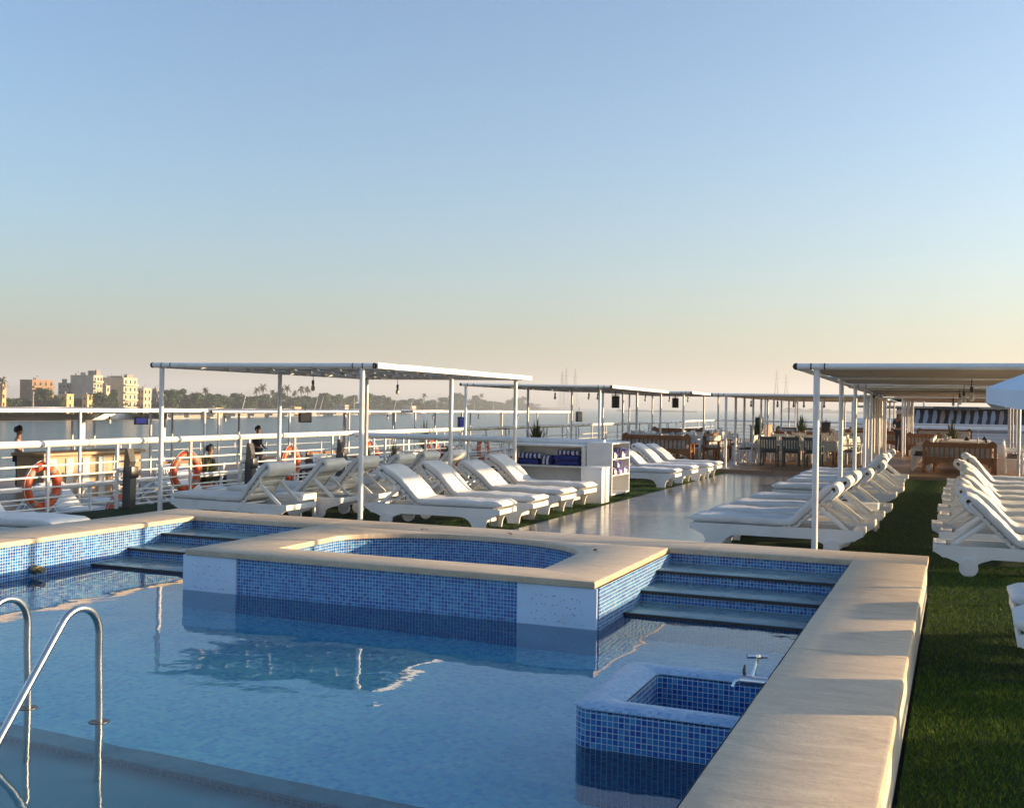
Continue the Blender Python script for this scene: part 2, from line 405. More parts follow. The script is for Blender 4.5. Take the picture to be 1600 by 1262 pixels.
for x0, x1 in [(-.93, -.25), (-2.4, -.93), (-3.95, -2.4), (-5.45, -3.95), (-6.95, -5.45), (-8.4, -6.95), (-9.63, -8.4)]: slab(x0+.0012, x1-.0012, 10.851, 11.52)
for y0, y1 in [(.9, 2.5), (2.5, 4.1), (4.1, 5.7), (5.7, 7.3), (7.3, 8.9), (8.9, 10.0), (10.0, 10.85)]: slab(-9.63, -8.82, y0+.0012, y1-.0012)
slab(-9.63, -.25, .25, .898)
# slab round the spa, lofted between its rectangle and the D-shaped opening
CXs, CYs = -4.85, 9.75
open_ = [(-6.22, 8.92), (-4.85, 8.92), (-3.40, 8.92), (-3.42, 9.4)]
for i in range(0, 25):
    a = math.pi*i/24; open_.append((CXs+1.40*math.cos(a)+(.02 if a > 1.57 else 0), 9.92+.86*math.sin(a)))
open_ += [(-6.22, 9.4)]
def outer_pt(p):
    dx, dy = p[0]-CXs, p[1]-CYs; t = 1e9
    for q, d, o_ in ((-6.95, dx, CXs), (-2.75, dx, CXs)):
        if abs(d) > 1e-6 and (q-o_)/d > 0: t = min(t, (q-o_)/d)
    for q, d, o_ in ((8.42, dy, CYs), (10.848, dy, CYs)):
        if abs(d) > 1e-6 and (q-o_)/d > 0: t = min(t, (q-o_)/d)
    return (CXs+dx*t, CYs+dy*t)
pairs = [(p, outer_pt(p)) for p in open_]
def toward(c):   # insert the exact rectangle corners
    dx, dy = c[0]-CXs, c[1]-CYs; ang = math.atan2(dy, dx)
    for i, (p, q) in enumerate(pairs):
        p2, q2 = pairs[(i+1) % len(pairs)]
        a1 = math.atan2(q[1]-CYs, q[0]-CXs); a2 = math.atan2(q2[1]-CYs, q2[0]-CXs)
        d1 = (ang-a1) % (2*math.pi); d2 = (a2-a1) % (2*math.pi)
        if 1e-4 < d1 < d2 < 3:
            f = d1/d2; pairs.insert(i+1, ((p[0]+(p2[0]-p[0])*f, p[1]+(p2[1]-p[1])*f), c)); return
for c in [(-6.95, 8.42), (-2.75, 8.42), (-2.75, 10.848), (-6.95, 10.848)]: toward(c)
rings = []
for p, q in pairs:
    d = Vector((q[0]-p[0], q[1]-p[1])); L = d.length; d /= L
    r_ = .018; row = []
    for s_, z in [(0, ZB), (0, ZT-r_), (r_*.3, ZT-r_*.3), (r_, ZT), (L-r_, ZT), (L-r_*.3, ZT-r_*.3), (L, ZT-r_), (L, ZB)]:
        row.append((p[0]+d.x*s_, p[1]+d.y*s_, z))
    rings.append(row)
b.loft(rings, caps=False, closed=True)
part(b, 'coping', 'stone', pool, ang=35)
b = B()
b.wall([(-.96, .93), (-.96, 10.88), (-2.72, 10.88), (-2.72, 8.455), (-6.98, 8.455), (-6.98, 10.88), (-8.85, 10.88), (-8.85, .93), (-.96, .93)], -1.7, ZB+.003)
part(b, 'mosaic_wall', 'mosaic', pool, ang=None, recalc=False)
b = B()
sp = [p for p in open_]; cx = lambda p: (p[0]+(.03 if p[0] > CXs else -.03), p[1]+(.03 if p[1] > 9.7 else -.03))
loop = [cx(p) for p in sp]; b.wall(loop+[loop[0]], -.35, ZB+.003); b.face(b.ring([(x, y, -.34) for x, y in loop]))
part(b, 'spa_basin', 'mosaic', pool, ang=60, recalc=False)
b = B(); b.wall([(-.265, .27), (-.265, 11.5), (-9.61, 11.5), (-9.61, .27), (-.265, .27)], -.02, ZB+.003)
part(b, 'outer_wall', 'plaster', pool, ang=None, recalc=False)
b = B(); b.face(b.ring([(-8.86, 4.98, -.85), (-.95, 4.98, -.85), (-.95, 10.9, -.85), (-8.86, 10.9, -.85)]))
part(b, 'shallow_floor', 'floor_mosaic', pool, ang=None)
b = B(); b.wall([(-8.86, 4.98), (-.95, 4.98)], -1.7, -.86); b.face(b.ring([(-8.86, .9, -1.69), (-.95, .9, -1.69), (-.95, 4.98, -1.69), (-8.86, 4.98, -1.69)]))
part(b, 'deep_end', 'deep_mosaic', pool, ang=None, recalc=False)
b = B(); b.box(-8.84, -.97, 4.94, 5.12, -.885, -.835, bev=.012)
part(b, 'shelf_nosing', 'stone_dark', pool)
for x0, x1 in ((-2.72, -.96), (-8.85, -6.98)):
    for k, (yf, z) in enumerate([(10.30, .25), (9.74, .14), (9.18, .03)]):
        yb = 10.88 if k == 0 else (10.30, 9.74)[k-1]
        b = B(); b.box(x0-.002, x1+.002, yf-.02, yb+.03, z-.03, z, 0, .006); b.box(x0+.004, x1-.004, yf-.026, yf-.018, z-.032, z-.006, 1)
        st = part(b, 'step', ['stone_dark', 'nosing'], pool)
        b = B(); b.wall([(x0, yf), (x1, yf)], -.88, z-.025)
        part(b, 'riser', 'mosaic', st, ang=None, recalc=False)
for x0, x1 in ((-6.99, -6.36), (-3.45, -2.735)):
    b = B(); b.box(x0, x1, 8.435, 8.46, -.85, ZB-.004, 0, .004)
    rr = random.Random(int(x0*100))
    for i in range(11):
        for j in range(4):
            hx, hz = x0+.13+(x1-x0-.26)*(i+rr.uniform(-.45, .45))/10, .235-.065*j+rr.uniform(-.02, .02); q = rr.uniform(.002, .0045)
            if rr.random() < .75: b.box(hx-q, hx+q, 8.4335, 8.436, hz-q, hz+q, 1)
    part(b, 'jet_panel', ['panel', 'nosing'], pool)
b = B(); b.box(-9.3, -.5, .5, 11.2, -1.66, 0); wt = part(b, 'pool_water', 'pool_water', pool, ang=None)
b = B(); b.tube([(-8.86, 8.34, .075), (-8.76, 8.34, .075)], .045, 14); b.tube([(-8.765, 8.34, .075), (-8.70, 8.34, .075)], .03, 12)
part(b, 'inlet_nozzle', 'brass', pool)
# foot basin
def rrect(x0, x1, y0, y1, r, n=7):
    "rounded on the left, square where it meets the wall"
    P = [(x1, y0), (x0+r, y0)]
    P += [(x0+r-r*math.sin(math.pi/2*i/n), y0+r-r*math.cos(math.pi/2*i/n)) for i in range(1, n+1)]
    P += [(x0+r-r*math.cos(math.pi/2*i/n), y1-r+r*math.sin(math.pi/2*i/n)) for i in range(0, n+1)]
    P += [(x1, y1)]
    return P
sink = thing('foot_basin', 'small square mosaic foot basin with rounded rim standing out of the pool water', 'basin', (-1.45, 6.1, 0))
b = B(); oo = rrect(-1.93, -.965, 5.52, 6.66, .11); b.wall(oo, -.86, .205)
part(b, 'basin_wall', 'mosaic', sink, ang=60, recalc=False)
b = B(); ii = rrect(-1.69, -.965, 5.72, 6.44, .03); b.wall(ii[::-1], -.2, .205); b.face(b.ring([(x, y, -.19) for x, y in ii]))
part(b, 'basin_inside', 'mosaic', sink, ang=60, recalc=False)
b = B(); prof = [(0, .2), (.0, .212), (.18, .228), (.5, .235), (.82, .228), (1, .212), (1, .2)]
b.loft([[(o_[0]+(i_[0]-o_[0])*t, o_[1]+(i_[1]-o_[1])*t, z+.004*noise.noise(Vector((o_[0]*14+t*5, o_[1]*14, t*3)))) for t, z in prof] for o_, i_ in zip(oo, ii)], caps=False)
part(b, 'basin_rim', 'rim_mosaic', sink, ang=60)
b = B(); c = (-1.02, 6.05)
b.tube([(-.95, 6.02, .335), (-1.05, 6.02, .335)], .026, 12); b.tube([(-1.04, 6.02, .335), (-1.10, 6.02, .335)], .032, 12); b.tube([(-1.10, 6.02, .335), (-1.13, 6.01, .325), (-1.14, 6.0, .295)], .013, 8)
b.tube([(-1.04, 6.02, .35), (-1.03, 6.03, .39), (-1.02, 6.05, .43), (-1.015, 6.05, .465)], [.016, .011, .009, .012], 8)
tp = tag(b.obj('tap', 'chrome'), 'chrome tap with cross handle on the pool wall above the foot basin', 'tap')
b = B(); b.tube([(-1.07, 6.03, .468), (-.965, 6.075, .468)], [.014, .014], 8); b.lathe([(.001, .0), (.018, .004), (.016, .016), (.001, .02)], (-1.015, 6.05, .462), 10)
part(b, 'tap_handle', 'chrome', tp)
b = B(); b.tube([(-1.08, 6.02, .345), (-1.085, 6.02, .39), (-1.08, 6.02, .42)], [.011, .009, .005], 8); part(b, 'spout_lever', 'lampgrey', tp)
# dry leaves on the coping
for k, (x, y, lb) in enumerate([(-5.62, 10.92, 'left of three'), (-4.62, 11.05, 'middle one of three'), (-3.36, 10.28, 'right of three')]):
    b = B(); pts = []
    for i in range(7):
        u = i/6; w_ = .022*math.sin(math.pi*(.08+.9*u)); pts.append(((u-.5)*.09, w_, .006+.016*math.sin(3*u+k)))
    L = [(b.bm.verts.new((x_, w_, z)), b.bm.verts.new((x_, 0, z-.003)), b.bm.verts.new((x_, -w_, z+.004))) for x_, w_, z in pts]
    for p, q in zip(L, L[1:]): b.face((p[0], p[1], q[1], q[0])); b.face((p[1], p[2], q[2], q[1]))
    o = b.obj('dry_leaf', 'bark', loc=(x, y, ZT+.002)); o.rotation_euler = (0, 0, k*1.1); tag(o, 'small curled brown leaf lying on the stone coping behind the spa, '+lb, 'leaf')
# pool ladder rails
for k, (x, y, word) in enumerate([(-4.53, 4.765, 'nearer'), (-5.11, 4.795, 'farther')]):
    pts = [(x, y, -1.5), (x, y, -.1), (x, y, .1), (x, y-.01, .35)]
    for i in range(0, 13):
        a = math.pi*.80*i/12
        pts.append((x, y-.165+.155*math.cos(a), .51+.165*math.sin(a)))
    e = pts[-1]; d = Vector((0, -.62, -.785)).normalized()
    pts += [(x, e[1]+d.y*t, e[2]+d.z*t) for t in (.2, .5, .9, 1.25)]
    b = B(); b.tube(pts, .0215, 14)
    rl = tag(b.obj('pool_handrail', 'steel', ang=60), 'bent steel pool handrail, the %s of the pair at the left edge of the photo' % word, 'handrail')
    b = B(); b.tube([(x, y, -.012), (x, y, .002)], [.06, .056], 20)  # dark ring standing in for the meniscus where the leg enters the water
    part(b, 'meniscus_ring', 'lampgrey', rl)

# ---------------------------------------------------------------- pergolas
def bil(c, u, v, z=0):
    (ax, ay), (bx, by), (cx_, cy_), (dx, dy) = c   # FL FR BR BL
    x = (ax*(1-u)+bx*u)*(1-v)+(dx*(1-u)+cx_*u)*v; y = (ay*(1-u)+by*u)*(1-v)+(dy*(1-u)+cy_*u)*v
    return (x, y, z)
def pergola(name, label, c, posts, H, z0=0, npur=5, lace=True, fascia=True, group=None, detail=True, cnv='canvas'):
    ctr = bil(c, .5, .5, z0); t = thing(name, label, 'shade canopy', ctr, 0, group)
    pr = .038
    for (x, y) in posts:
        b = B(); b.tube([(x, y, z0), (x, y, H)], pr, 12 if detail else 8)
        p = part(b, 'post', 'post', t)
        if detail:
            b = B(); b.box(x-.085, x+.085, y-.085, y+.085, z0, z0+.012); b.tube([(x, y, z0+.01), (x, y, z0+.12)], .042, 12); part(b, 'post_foot', 'post', p)
    for (u0, v0, u1, v1, nm) in [(0, 0, 1, 0, 'front_beam'), (0, 1, 1, 1, 'back_beam'), (0, 0, 0, 1, 'side_beam'), (1, 0, 1, 1, 'side_beam')]:
        b = B(); a, e = Vector(bil(c, u0, v0, H)), Vector(bil(c, u1, v1, H))
        b.tube([a, e], .038, 12, 0)
        if detail:
            for p_, q in ((a, e), (e, a)):
                d = (q-p_).normalized(); b.tube([p_-d*.012, p_+d*.012], .042, 12, 1)
                b.tube([p_+d*.17, p_+d*.185], .0405, 12, 1); b.tube([p_+d*.33, p_+d*.345], .0405, 12, 1)
        part(b, nm, ['white_tube', 'dark'], t)
    for k in range(1, npur):
        b = B(); b.tube([bil(c, 0, k/npur, H+.012), bil(c, 1, k/npur, H+.012)], .028, 8); part(b, 'crossbar', 'white_tube', t)
    # canvas: panels sag between the crossbars, edges laced to the tubes
    b = B(); g = []
    W = (Vector(bil(c, 1, 0))-Vector(bil(c, 0, 0))).length; Dp = (Vector(bil(c, 0, 1))-Vector(bil(c, 0, 0))).length
    mu, mv = .05/W, .05/Dp; nu = int(W/.105)
    vs = []
    for k in range(npur):
        a_, z_ = k/npur, (k+1)/npur; g0, g1 = (mv if k == 0 else a_+.11/Dp), (1-mv if k == npur-1 else z_-.11/Dp)
        if k: vs.append(a_)
        vs += [g0+(g1-g0)*q/7 for q in range(8)]
    nv = len(vs)-1; slot = lambda j, i: lace and 7 <= j < nv-7 and (j % 9 in (7, 8)) and ((i+(j+2)//9) % 4 != 0) and 0 < i < nu-1
    for top in (0, 1):
        rows = []
        for v in vs:
            fv = (v*npur) % 1; row = []
            for i in range(nu+1):
                u = mu+(1-2*mu)*i/nu
                sag = -.03*math.sin(math.pi*fv)-.012*math.sin(math.pi*u)+.012*noise.noise(Vector((u*6+ctr[0], v*9, ctr[1])))
                row.append(b.bm.verts.new(bil(c, u, v, H+.035+sag+(.008 if top else 0))))
            rows.append(row)
        g.append(rows)
    slots = set((j, i) for j in range(nv) for i in range(nu) if slot(j, i))
    for j in range(nv):
        for i in range(nu):
            if (j, i) in slots: continue
            b.face((g[1][j][i], g[1][j][i+1], g[1][j+1][i+1], g[1][j+1][i])); b.face((g[0][j][i], g[0][j+1][i], g[0][j+1][i+1], g[0][j][i+1]))
    rim = [(0, i) for i in range(nu)]+[(j, nu) for j in range(nv)]+[(nv, nu-i) for i in range(nu)]+[(nv-j, 0) for j in range(nv)]
    for (j, i), (j2, i2) in zip(rim, rim[1:]+rim[:1]): b.face((g[0][j][i], g[0][j2][i2], g[1][j2][i2], g[1][j][i]))
    cv = part(b, 'canopy', cnv, t, ang=60)
    if lace:
        for k in range(1, npur):
            for i in range(1, nu-1):
                if (i+k) % 4 == 0:
                    u0, u1 = mu+(1-2*mu)*(i+.02)/nu, mu+(1-2*mu)*(i+.98)/nu
                    b = B(); b.tube([bil(c, u0, k/npur, H+.006), bil(c, u1, k/npur, H+.004)], [.046, .05], 10); part(b, 'tie_band', 'rope', cv)
    if fascia:
        a, e = Vector(bil(c, 1, 0, H)), Vector(bil(c, 1, 1, H)); d = (e-a).normalized(); nn = Vector((d.y, -d.x, 0))
        b = B()
        for k in range(12):
            pass
        P = [a+(e-a)*k/12 for k in range(13)]
        rows = [[p+nn*.05+Vector((0, 0, -.040+.004*noise.noise(p*3))), p+nn*.060+Vector((0, 0, -.036)), p+nn*.060+Vector((0, 0, .046+.01*noise.noise(p*2))), p+nn*.05+Vector((0, 0, .050+.01*noise.noise(p*2)))] for p in P]
        b.loft(rows); part(b, 'valance', 'white', t, ang=30)
    return t
GP = 'canvas pergolas over the sun loungers'
pergola('shade_pergola', 'flat canvas pergola on white poles directly behind the pool on the left', [(-11.58, 13.2), (-7.80, 13.5), (-8.0, 20.05), (-11.7, 19.9)],
        [(-11.44, 13.25), (-8.0, 13.5), (-11.45, 16.4), (-8.26, 17.0), (-11.5, 19.6), (-8.17, 19.75)], 2.39, group=GP)
pergola('shade_pergola', 'white canvas pergola behind the towel shelf, second in the left row', [(-12.3, 25.9), (-8.65, 27.6), (-9.5, 37.0), (-12.9, 36.2)],
        [(-12.2, 26.0), (-9.0, 27.75), (-12.4, 31), (-9.4, 32.8), (-12.75, 36.1), (-9.65, 36.7), (-11, 36.6)], 2.385, group=GP)
pergola('shade_pergola', 'narrow canvas pergola farthest back in the left row by the dining tables', [(-12.3, 37.8), (-8.8, 37.6), (-9.6, 47.5), (-12.9, 47.5)],
        [(-12.2, 38), (-9.1, 37.8), (-12.5, 42.5), (-9.4, 42.5), (-12.8, 47.2), (-9.8, 47.2)], 2.39, z0=.1, lace=False, group=GP)
pergola('dining_pergola', 'wide canvas pergola over the dining tables in the middle of the deck', [(-6.62, 31.0), (-2.2, 31.6), (-2.4, 42.5), (-7.1, 42.5)],
        [(-6.25, 31.2), (-6.35, 33.2), (-6.45, 35.2), (-6.55, 37.4), (-6.68, 39.8), (-6.85, 42.3), (-2.35, 31.8), (-2.4, 37), (-2.5, 42.3)], 2.245, z0=.1, lace=False, fascia=False)
pergola('dining_pergola', 'canvas pergola at the stern end over the farthest dining tables', [(-7.8, 45.5), (-2.6, 46), (-2.9, 58), (-8.2, 58)],
        [(-7.5, 45.7), (-7.6, 48.6), (-7.7, 51.5), (-7.8, 54.6), (-7.9, 57.7), (-6.2, 45.8), (-4.0, 45.9), (-2.8, 46.2), (-2.9, 52), (-3, 57.7), (-5.2, 45.8), (-5.4, 57.7)], 2.30, z0=.1, lace=False, fascia=False, detail=False)
pergola('shade_pergola', 'canvas pergola behind the pool on the right, its front pole at the coping', [(-1.84, 13.45), (2.1, 13.5), (2.1, 23.9), (-2.15, 23.9)],
        [(-1.6, 13.5), (-1.81, 18.68), (-1.97, 23.2), (1.95, 13.6), (1.95, 18.7), (1.95, 23.6)], 2.375, npur=2, lace=False, group=GP)
pergola('shade_pergola', 'second canvas pergola in the row on the right, behind the nearest one', [(-2.25, 25.1), (2.1, 25.1), (2.1, 41), (-2.65, 41)],
        [(-2.1, 27.45), (-2.2, 30.9), (-2.3, 33.4), (-2.4, 36), (-2.45, 38.4), (-2.55, 40.8), (1.95, 25.3), (1.55, 32.4), (1.7, 35.2), (1.8, 38), (1.95, 40.8)], 2.385, npur=4, lace=False, group=GP)
pergola('dining_pergola', 'last canvas pergola on the right by the stern rail', [(-2.2, 43), (2.4, 43), (2.4, 58), (-2.3, 58)],
        [(-1.95, 43.3), (-1.98, 46), (-2.0, 48.8), (-2.03, 51.5), (-2.05, 54.5), (-2.1, 57.8), (2.1, 43.3), (2.12, 46.5), (2.15, 50), (2.2, 54), (2.3, 57.8)], 2.375, z0=.1, lace=False, fascia=False, detail=False)

# hanging bulbs
def bulb_master():
    t = thing('hanging_bulb', 'x', 'light bulb')
    b = B(); b.tube([(0, 0, 0), (0.005, 0, -.11)], .006, 6); part(b, 'cord', 'black', t)
    b = B(); b.lathe([(.001, -.10), (.022, -.105), (.026, -.16), (.02, -.185)], n=10); part(b, 'socket', 'black', t)
    b = B(); b.lathe([(.018, -.18), (.032, -.22), (.04, -.26), (.03, -.295), (.001, -.305)], n=12); part(b, 'glass', 'sky_glass', t)
    return t
bulb0 = bulb_master(); nb = 0
def bulb(x, y, z, label):
    global nb
    nb += 1
    if nb == 1:
        bulb0.location = (x, y, z); bulb0['label'] = label; bulb0['group'] = 'bulbs hanging from the canopies'; return
    dup(bulb0, (x, y, z), random.uniform(0, 6), label, 'bulbs hanging from the canopies')
# bulbs and loudspeakers
for x, y, z, lb in [(-11.0, 16.8, 2.36, 'bulb hanging at the left under the nearest left canopy'), (-10.6, 19.3, 2.34, 'bulb hanging at the right under the nearest left canopy, beside the valance'),
    (-11.5, 31, 2.35, 'bulb hanging left of three under the second left canopy'), (-10.4, 31, 2.35, 'bulb hanging in the middle of three under the second left canopy'), (-9.95, 30.5, 2.35, 'bulb hanging beside the corner pole of the second left canopy'),
    (-9.4, 33.8, 2.34, 'bulb hanging right of the loudspeaker under the second left canopy'), (-10.0, 39.3, 2.36, 'bulb under the narrow canopy left of its loudspeaker'), (-9.2, 38.9, 2.36, 'bulb under the narrow canopy right of its loudspeaker'),
    (.17, 16, 2.30, 'large frosted bulb nearest the camera under the right canopy'), (.09, 19.6, 2.30, 'second bulb in the line under the right canopy'), (.03, 23, 2.32, 'third bulb in the line under the right canopies'), (.04, 26, 2.31, 'fourth bulb in the line under the right canopies'), (-.12, 31, 2.30, 'farthest bulb in the line under the right canopies'),
    (-6.2, 35, 2.21, 'leftmost bulb under the middle dining canopy'), (-5.36, 35, 2.21, 'second bulb from the left under the middle dining canopy'), (-4.85, 35, 2.21, 'third bulb from the left under the middle dining canopy'), (-4.56, 35.2, 2.21, 'fourth bulb from the left under the middle dining canopy'), (-3.91, 35, 2.21, 'rightmost bulb under the middle dining canopy')]:
    bulb(x, y, z, lb)
def speaker(x, y, z, label, rz=0, w_=.22, h=.36):
    t = thing('loudspeaker', label, 'loudspeaker', (x, y, z), rz)
    b = B(); b.box(-w_/2, w_/2, -.12, .12, -h, 0, bev=.015); b.obj('cabinet', 'black', t)
    b = B(); b.box(-w_/2+.02, w_/2-.02, -.128, -.12, -h+.02, -.02); b.lathe([(.001, 0), (.07, .0), (.08, .012)], n=16)
    bmesh.ops.transform(b.bm, matrix=Matrix.Identity(4), verts=[]); b.obj('grille', 'dark', t)
    b = B(); b.tube([(0, 0, 0), (0, 0, .14)], .015, 6); b.tube([(-w_/2, 0, 0.0), (-w_/2, 0, .04), (w_/2, 0, .04), (w_/2, 0, 0)], .01, 6); b.obj('bracket', 'black', t)
    return t
speaker(-9.55, 31, 2.17, 'black loudspeaker hanging under the second left canopy', .4)
speaker(-9.9, 39.8, 2.2, 'black loudspeaker hanging under the narrow canopy far back on the left', .4)

# ---------------------------------------------------------------- sun loungers (head towards local +x)
def mattress(theta, Lb=.62, r=.14, seed=0, puff=0, x0=-1.12, curl=True):
    P = Vector((.26, .0, .335)); t_ = .10; path = []
    hz = .335+t_/2+.003
    n1 = 16; xb = P.x-.10
    for i in range(n1): path.append((x0+(xb-x0)*i/n1, hz))
    # bend arc
    cx_, cz = xb, hz+r
    for i in range(9):
        a = theta*i/8; path.append((cx_+r*math.sin(a), cz-r*math.cos(a)))
    ex, ez = path[-1]
    for i in range(1, 15):
        d = Lb*i/14; q = puff*math.sin(math.pi*i/14)
        path.append((ex+d*math.cos(theta)-q*math.sin(theta), ez+d*math.sin(theta)+q*math.cos(theta)))
    if curl:   # the top is folded back over the backrest
        rr = .05; tx, tz = path[-1]; c_ = (tx+rr*math.sin(theta), tz-rr*math.cos(theta))
        for i in range(1, 8):
            a = theta+math.pi/2-math.pi*i/7*.97
            path.append((c_[0]+rr*math.cos(a), c_[1]+rr*math.sin(a)))
        dx, dz = math.cos(theta), math.sin(theta); tx, tz = path[-1]
        for i in range(1, 4): path.append((tx-dx*.05*i, tz-dz*.05*i))
    n = len(path); W, K = .325, 22
    b = B(); rings = []; s_ = 0; tot = [0]
    for a, c in zip(path, path[1:]): tot.append(tot[-1]+math.hypot(c[0]-a[0], c[1]-a[1]))
    o = Vector((seed*7.3, seed*3.1, seed))
    for i, (x, z) in enumerate(path):
        a = path[max(0, i-1)]; c = path[min(n-1, i+1)]; tx, tz = c[0]-a[0], c[1]-a[1]; l = math.hypot(tx, tz); tx /= l; tz /= l
        nx, nz = -tz, tx
        e = min(1, (tot[i]+.004)/.07); e2 = min(1, (tot[-1]-tot[i]+.004)/.05); k = math.sqrt(max(.02, 1-(1-e)**2))*math.sqrt(max(.02, 1-(1-e2)**2))
        thin = 1 if not curl or i < n-11 else .6
        row = []
        for j in range(K):
            A = 2*math.pi*j/K; ca, sa = math.cos(A), math.sin(A)
            yy = W*math.copysign(abs(ca)**.24, ca)*(1-.06*(1-k)); hh = t_/2*thin*math.copysign(abs(sa)**.32, sa)*k
            p = Vector((x+nx*hh, yy, z+nz*hh))
            q = p*1+o
            wv = .018*noise.noise(q*3.2)+.013*abs(noise.noise(Vector((q.x*9, q.y*4+q.x*3, q.z*7))))+.008*abs(noise.noise(Vector((q.x*5+q.y*12, q.y*3, q.z*14))))+.004*noise.noise(q*22)
            if sa < -.2: wv *= .3
            if abs(ca) > .9 and sa < .3: p.z -= .018*max(0, noise.noise(Vector((q.x*2.5, q.y, 3))))
            row.append((p.x+nx*wv, p.y+.008*noise.noise(q*5), p.z+nz*wv))
        rings.append(row)
    b.loft(rings)
    pip = B(); lo = []
    for sy in (1, -1):
        for i in (range(1, n-11) if sy > 0 else range(n-12, 0, -1)):
            (x, z), a, c = path[i], path[max(0, i-1)], path[min(n-1, i+1)]; tx, tz = c[0]-a[0], c[1]-a[1]; l = math.hypot(tx, tz)
            lo.append((x+tz/l*t_*.42, sy*(W+.004), z-tx/l*t_*.42))
    pip.tube(lo, .006, 5, closed=True)
    return b, pip
def lounger(theta_deg, seed, name='sun_lounger', puff=0, r=.14, curl=True, Lb=.62):
    th = R(theta_deg); t = thing(name, 'x', 'sun lounger')
    prof = [(-1.075, .335), (1.075, .335), (1.075, .25), (1.03, .225), (1.0, .20), (.95, .195), (.90, .175), (.845, .155), (.80, .115), (.65, .115), (.605, .155), (.55, .175), (.48, .20), (-.46, .20), (-.54, .185), (-.61, .145), (-.66, .08), (-.675, 0), (-.865, 0), (-.88, .10), (-.91, .17), (-.96, .20), (-1.0, .215), (-1.03, .235), (-1.075, .25)]
    for s_ in (-1, 1):
        b = B(); b.prism(prof, lambda p, k: (p[0], s_*(.32+.035*k), p[1])); b.obj('side_board', 'white', t, ang=20)
    b = B(); b.box(-1.10, -1.072, -.35, .35, .25, .325, bev=.004); b.box(-.80, -.775, -.32, .32, .10, .155, bev=.003); b.obj('foot_board', 'white', t)
    b = B(); b.box(.96, 1.08, -.318, .318, .29, .32, bev=.004); b.box(1.072, 1.10, -.36, .36, .255, .335, bev=.004); b.obj('head_board', 'white', t)
    b = B()
    for i in range(11): b.box(-1.05+.12*i, -1.05+.12*i+.085, -.32, .32, .300, .322)
    b.obj('bed_slats', 'white', t)
    for s_ in (-1, 1):
        b = B(); b.tube([(.725, s_*.357, .10), (.725, s_*.405, .10)], .10, 22); b.tube([(.725, s_*.40, .10), (.725, s_*.415, .10)], .02, 8); b.obj('wheel', 'white', t)
    # backrest frame in its own tilted plane
    T = Matrix.Translation((.24, 0, .335)) @ Matrix.Rotation(-th, 4, 'Y')
    b = B()
    for s_ in (-1, 1): b.box(-.04, Lb+.06, s_*.285-.018, s_*.285+.018, -.035, .03, 0, .006, T)
    for i in range(5): b.box(.06+.135*i, .155+.135*i, -.267, .267, -.016, .006, 0, .004, T)
    for i in range(5):
        for s_ in (-1, 1):
            b.tube([T @ Vector((.06+.10*i, s_*.30, .035)), T @ Vector((.065+.10*i, s_*.312, -.005))], .007, 5, 1)
    b.obj('backrest', ['white', 'dark'], t)
    mx, mz = .24+.40*math.cos(th), .335+.40*math.sin(th)
    for s_ in (-1, 1):
        b = B(); d = Vector((.90-mx, 0, .32-mz)); L = d.length; T2 = Matrix.Translation((mx, s_*.25, mz)) @ Matrix.Rotation(math.atan2(-d.z, d.x), 4, 'Y')
        b.box(0, L, -.014, .014, -.025, .025, 0, .004, T2); b.obj('strut', 'white', t)
    mb_, pb_ = mattress(th, Lb=Lb, seed=seed, puff=puff, r=r, curl=curl); m = mb_.obj('mattress', 'fabric', t, ang=75); pb_.obj('piping', 'joint', m)
    return t
VAR = [lounger(45, 1), lounger(39, 2, puff=.03, r=.18, Lb=.70), lounger(50, 3, puff=.012, Lb=.60), lounger(41, 4, puff=.04, r=.22, Lb=.66), lounger(47, 5, puff=-.012, Lb=.63), lounger(36, 6, puff=.02, Lb=.68)]
FLAT = []
used = set()
def put(k, x, y, rz, label, group):
    if k not in used:
        used.add(k); o = VAR[k]; o.location = (x, y, 0); o.rotation_euler = (0, 0, rz); o['label'] = label; o['group'] = group; return o
    return dup(VAR[k], (x, y, 0), rz, label, group)
PI = math.pi
G1 = 'sun loungers on the pool deck'
for i, (y, k, dx) in enumerate([(14.40, 0, 0), (15.42, 4, .05), (16.75, 2, .08), (18.2, 0, .12), (20.95, 3, .05), (22.6, 4, .1), (23.8, 2, .05), (25.3, 0, 0), (26.9, 4, .02)]):
    put(k, -2.18+dx, y, R(random.uniform(-1.5, 1.5)), 'white lounger %s from the pool in the row right of the tiled walkway' % ORD[i+1], G1)
for i, (y, k, dx) in enumerate([(13.45, 0, 0), (14.9, 3, .05), (15.75, 4, -.06), (17.2, 0, 0), (18.6, 2, -.03), (19.9, 4, .02), (21.3, 0, 0), (22.8, 3, 0), (24.2, 2, .05), (25.9, 4, .04)]):
    put(k, .85+dx, y, PI+R(random.uniform(-2, 2)), 'white lounger %s from the pool in the row right of the grass aisle' % ORD[i+1], G1)
for i, (y, k, dx, a) in enumerate([(14.55, 1, 0, 2), (15.75, 3, .06, 1), (17.35, 5, -.02, -2), (18.8, 1, -.12, -1)]):
    put(k, -7.22+dx, y, PI+R(a), 'white lounger %s from the pool in the row under the nearest left canopy' % ORD[i+1], G1)
for i, (y, k, dx) in enumerate([(24.3, 3, 0), (26.0, 5, .0), (27.1, 1, .15), (28.5, 5, .1)]):
    put(k, -7.05+dx, y, PI+R(random.uniform(-2, 2)), 'white lounger %s behind the towel shelves, its feet towards the walkway' % ORD[i+1], G1)
for i, (y, k, dx, a) in enumerate([(13.55, 2, 0, -2), (14.95, 4, .0, 1), (15.95, 2, .1, 2), (17.3, 4, .05, 0), (18.3, 2, .1, 0), (19.4, 4, .1, 0)]):
    put(k, -10.12+dx, y, R(a), 'slatted white lounger %s from the pool in the leftmost row by the railing' % ORD[i+1], G1)
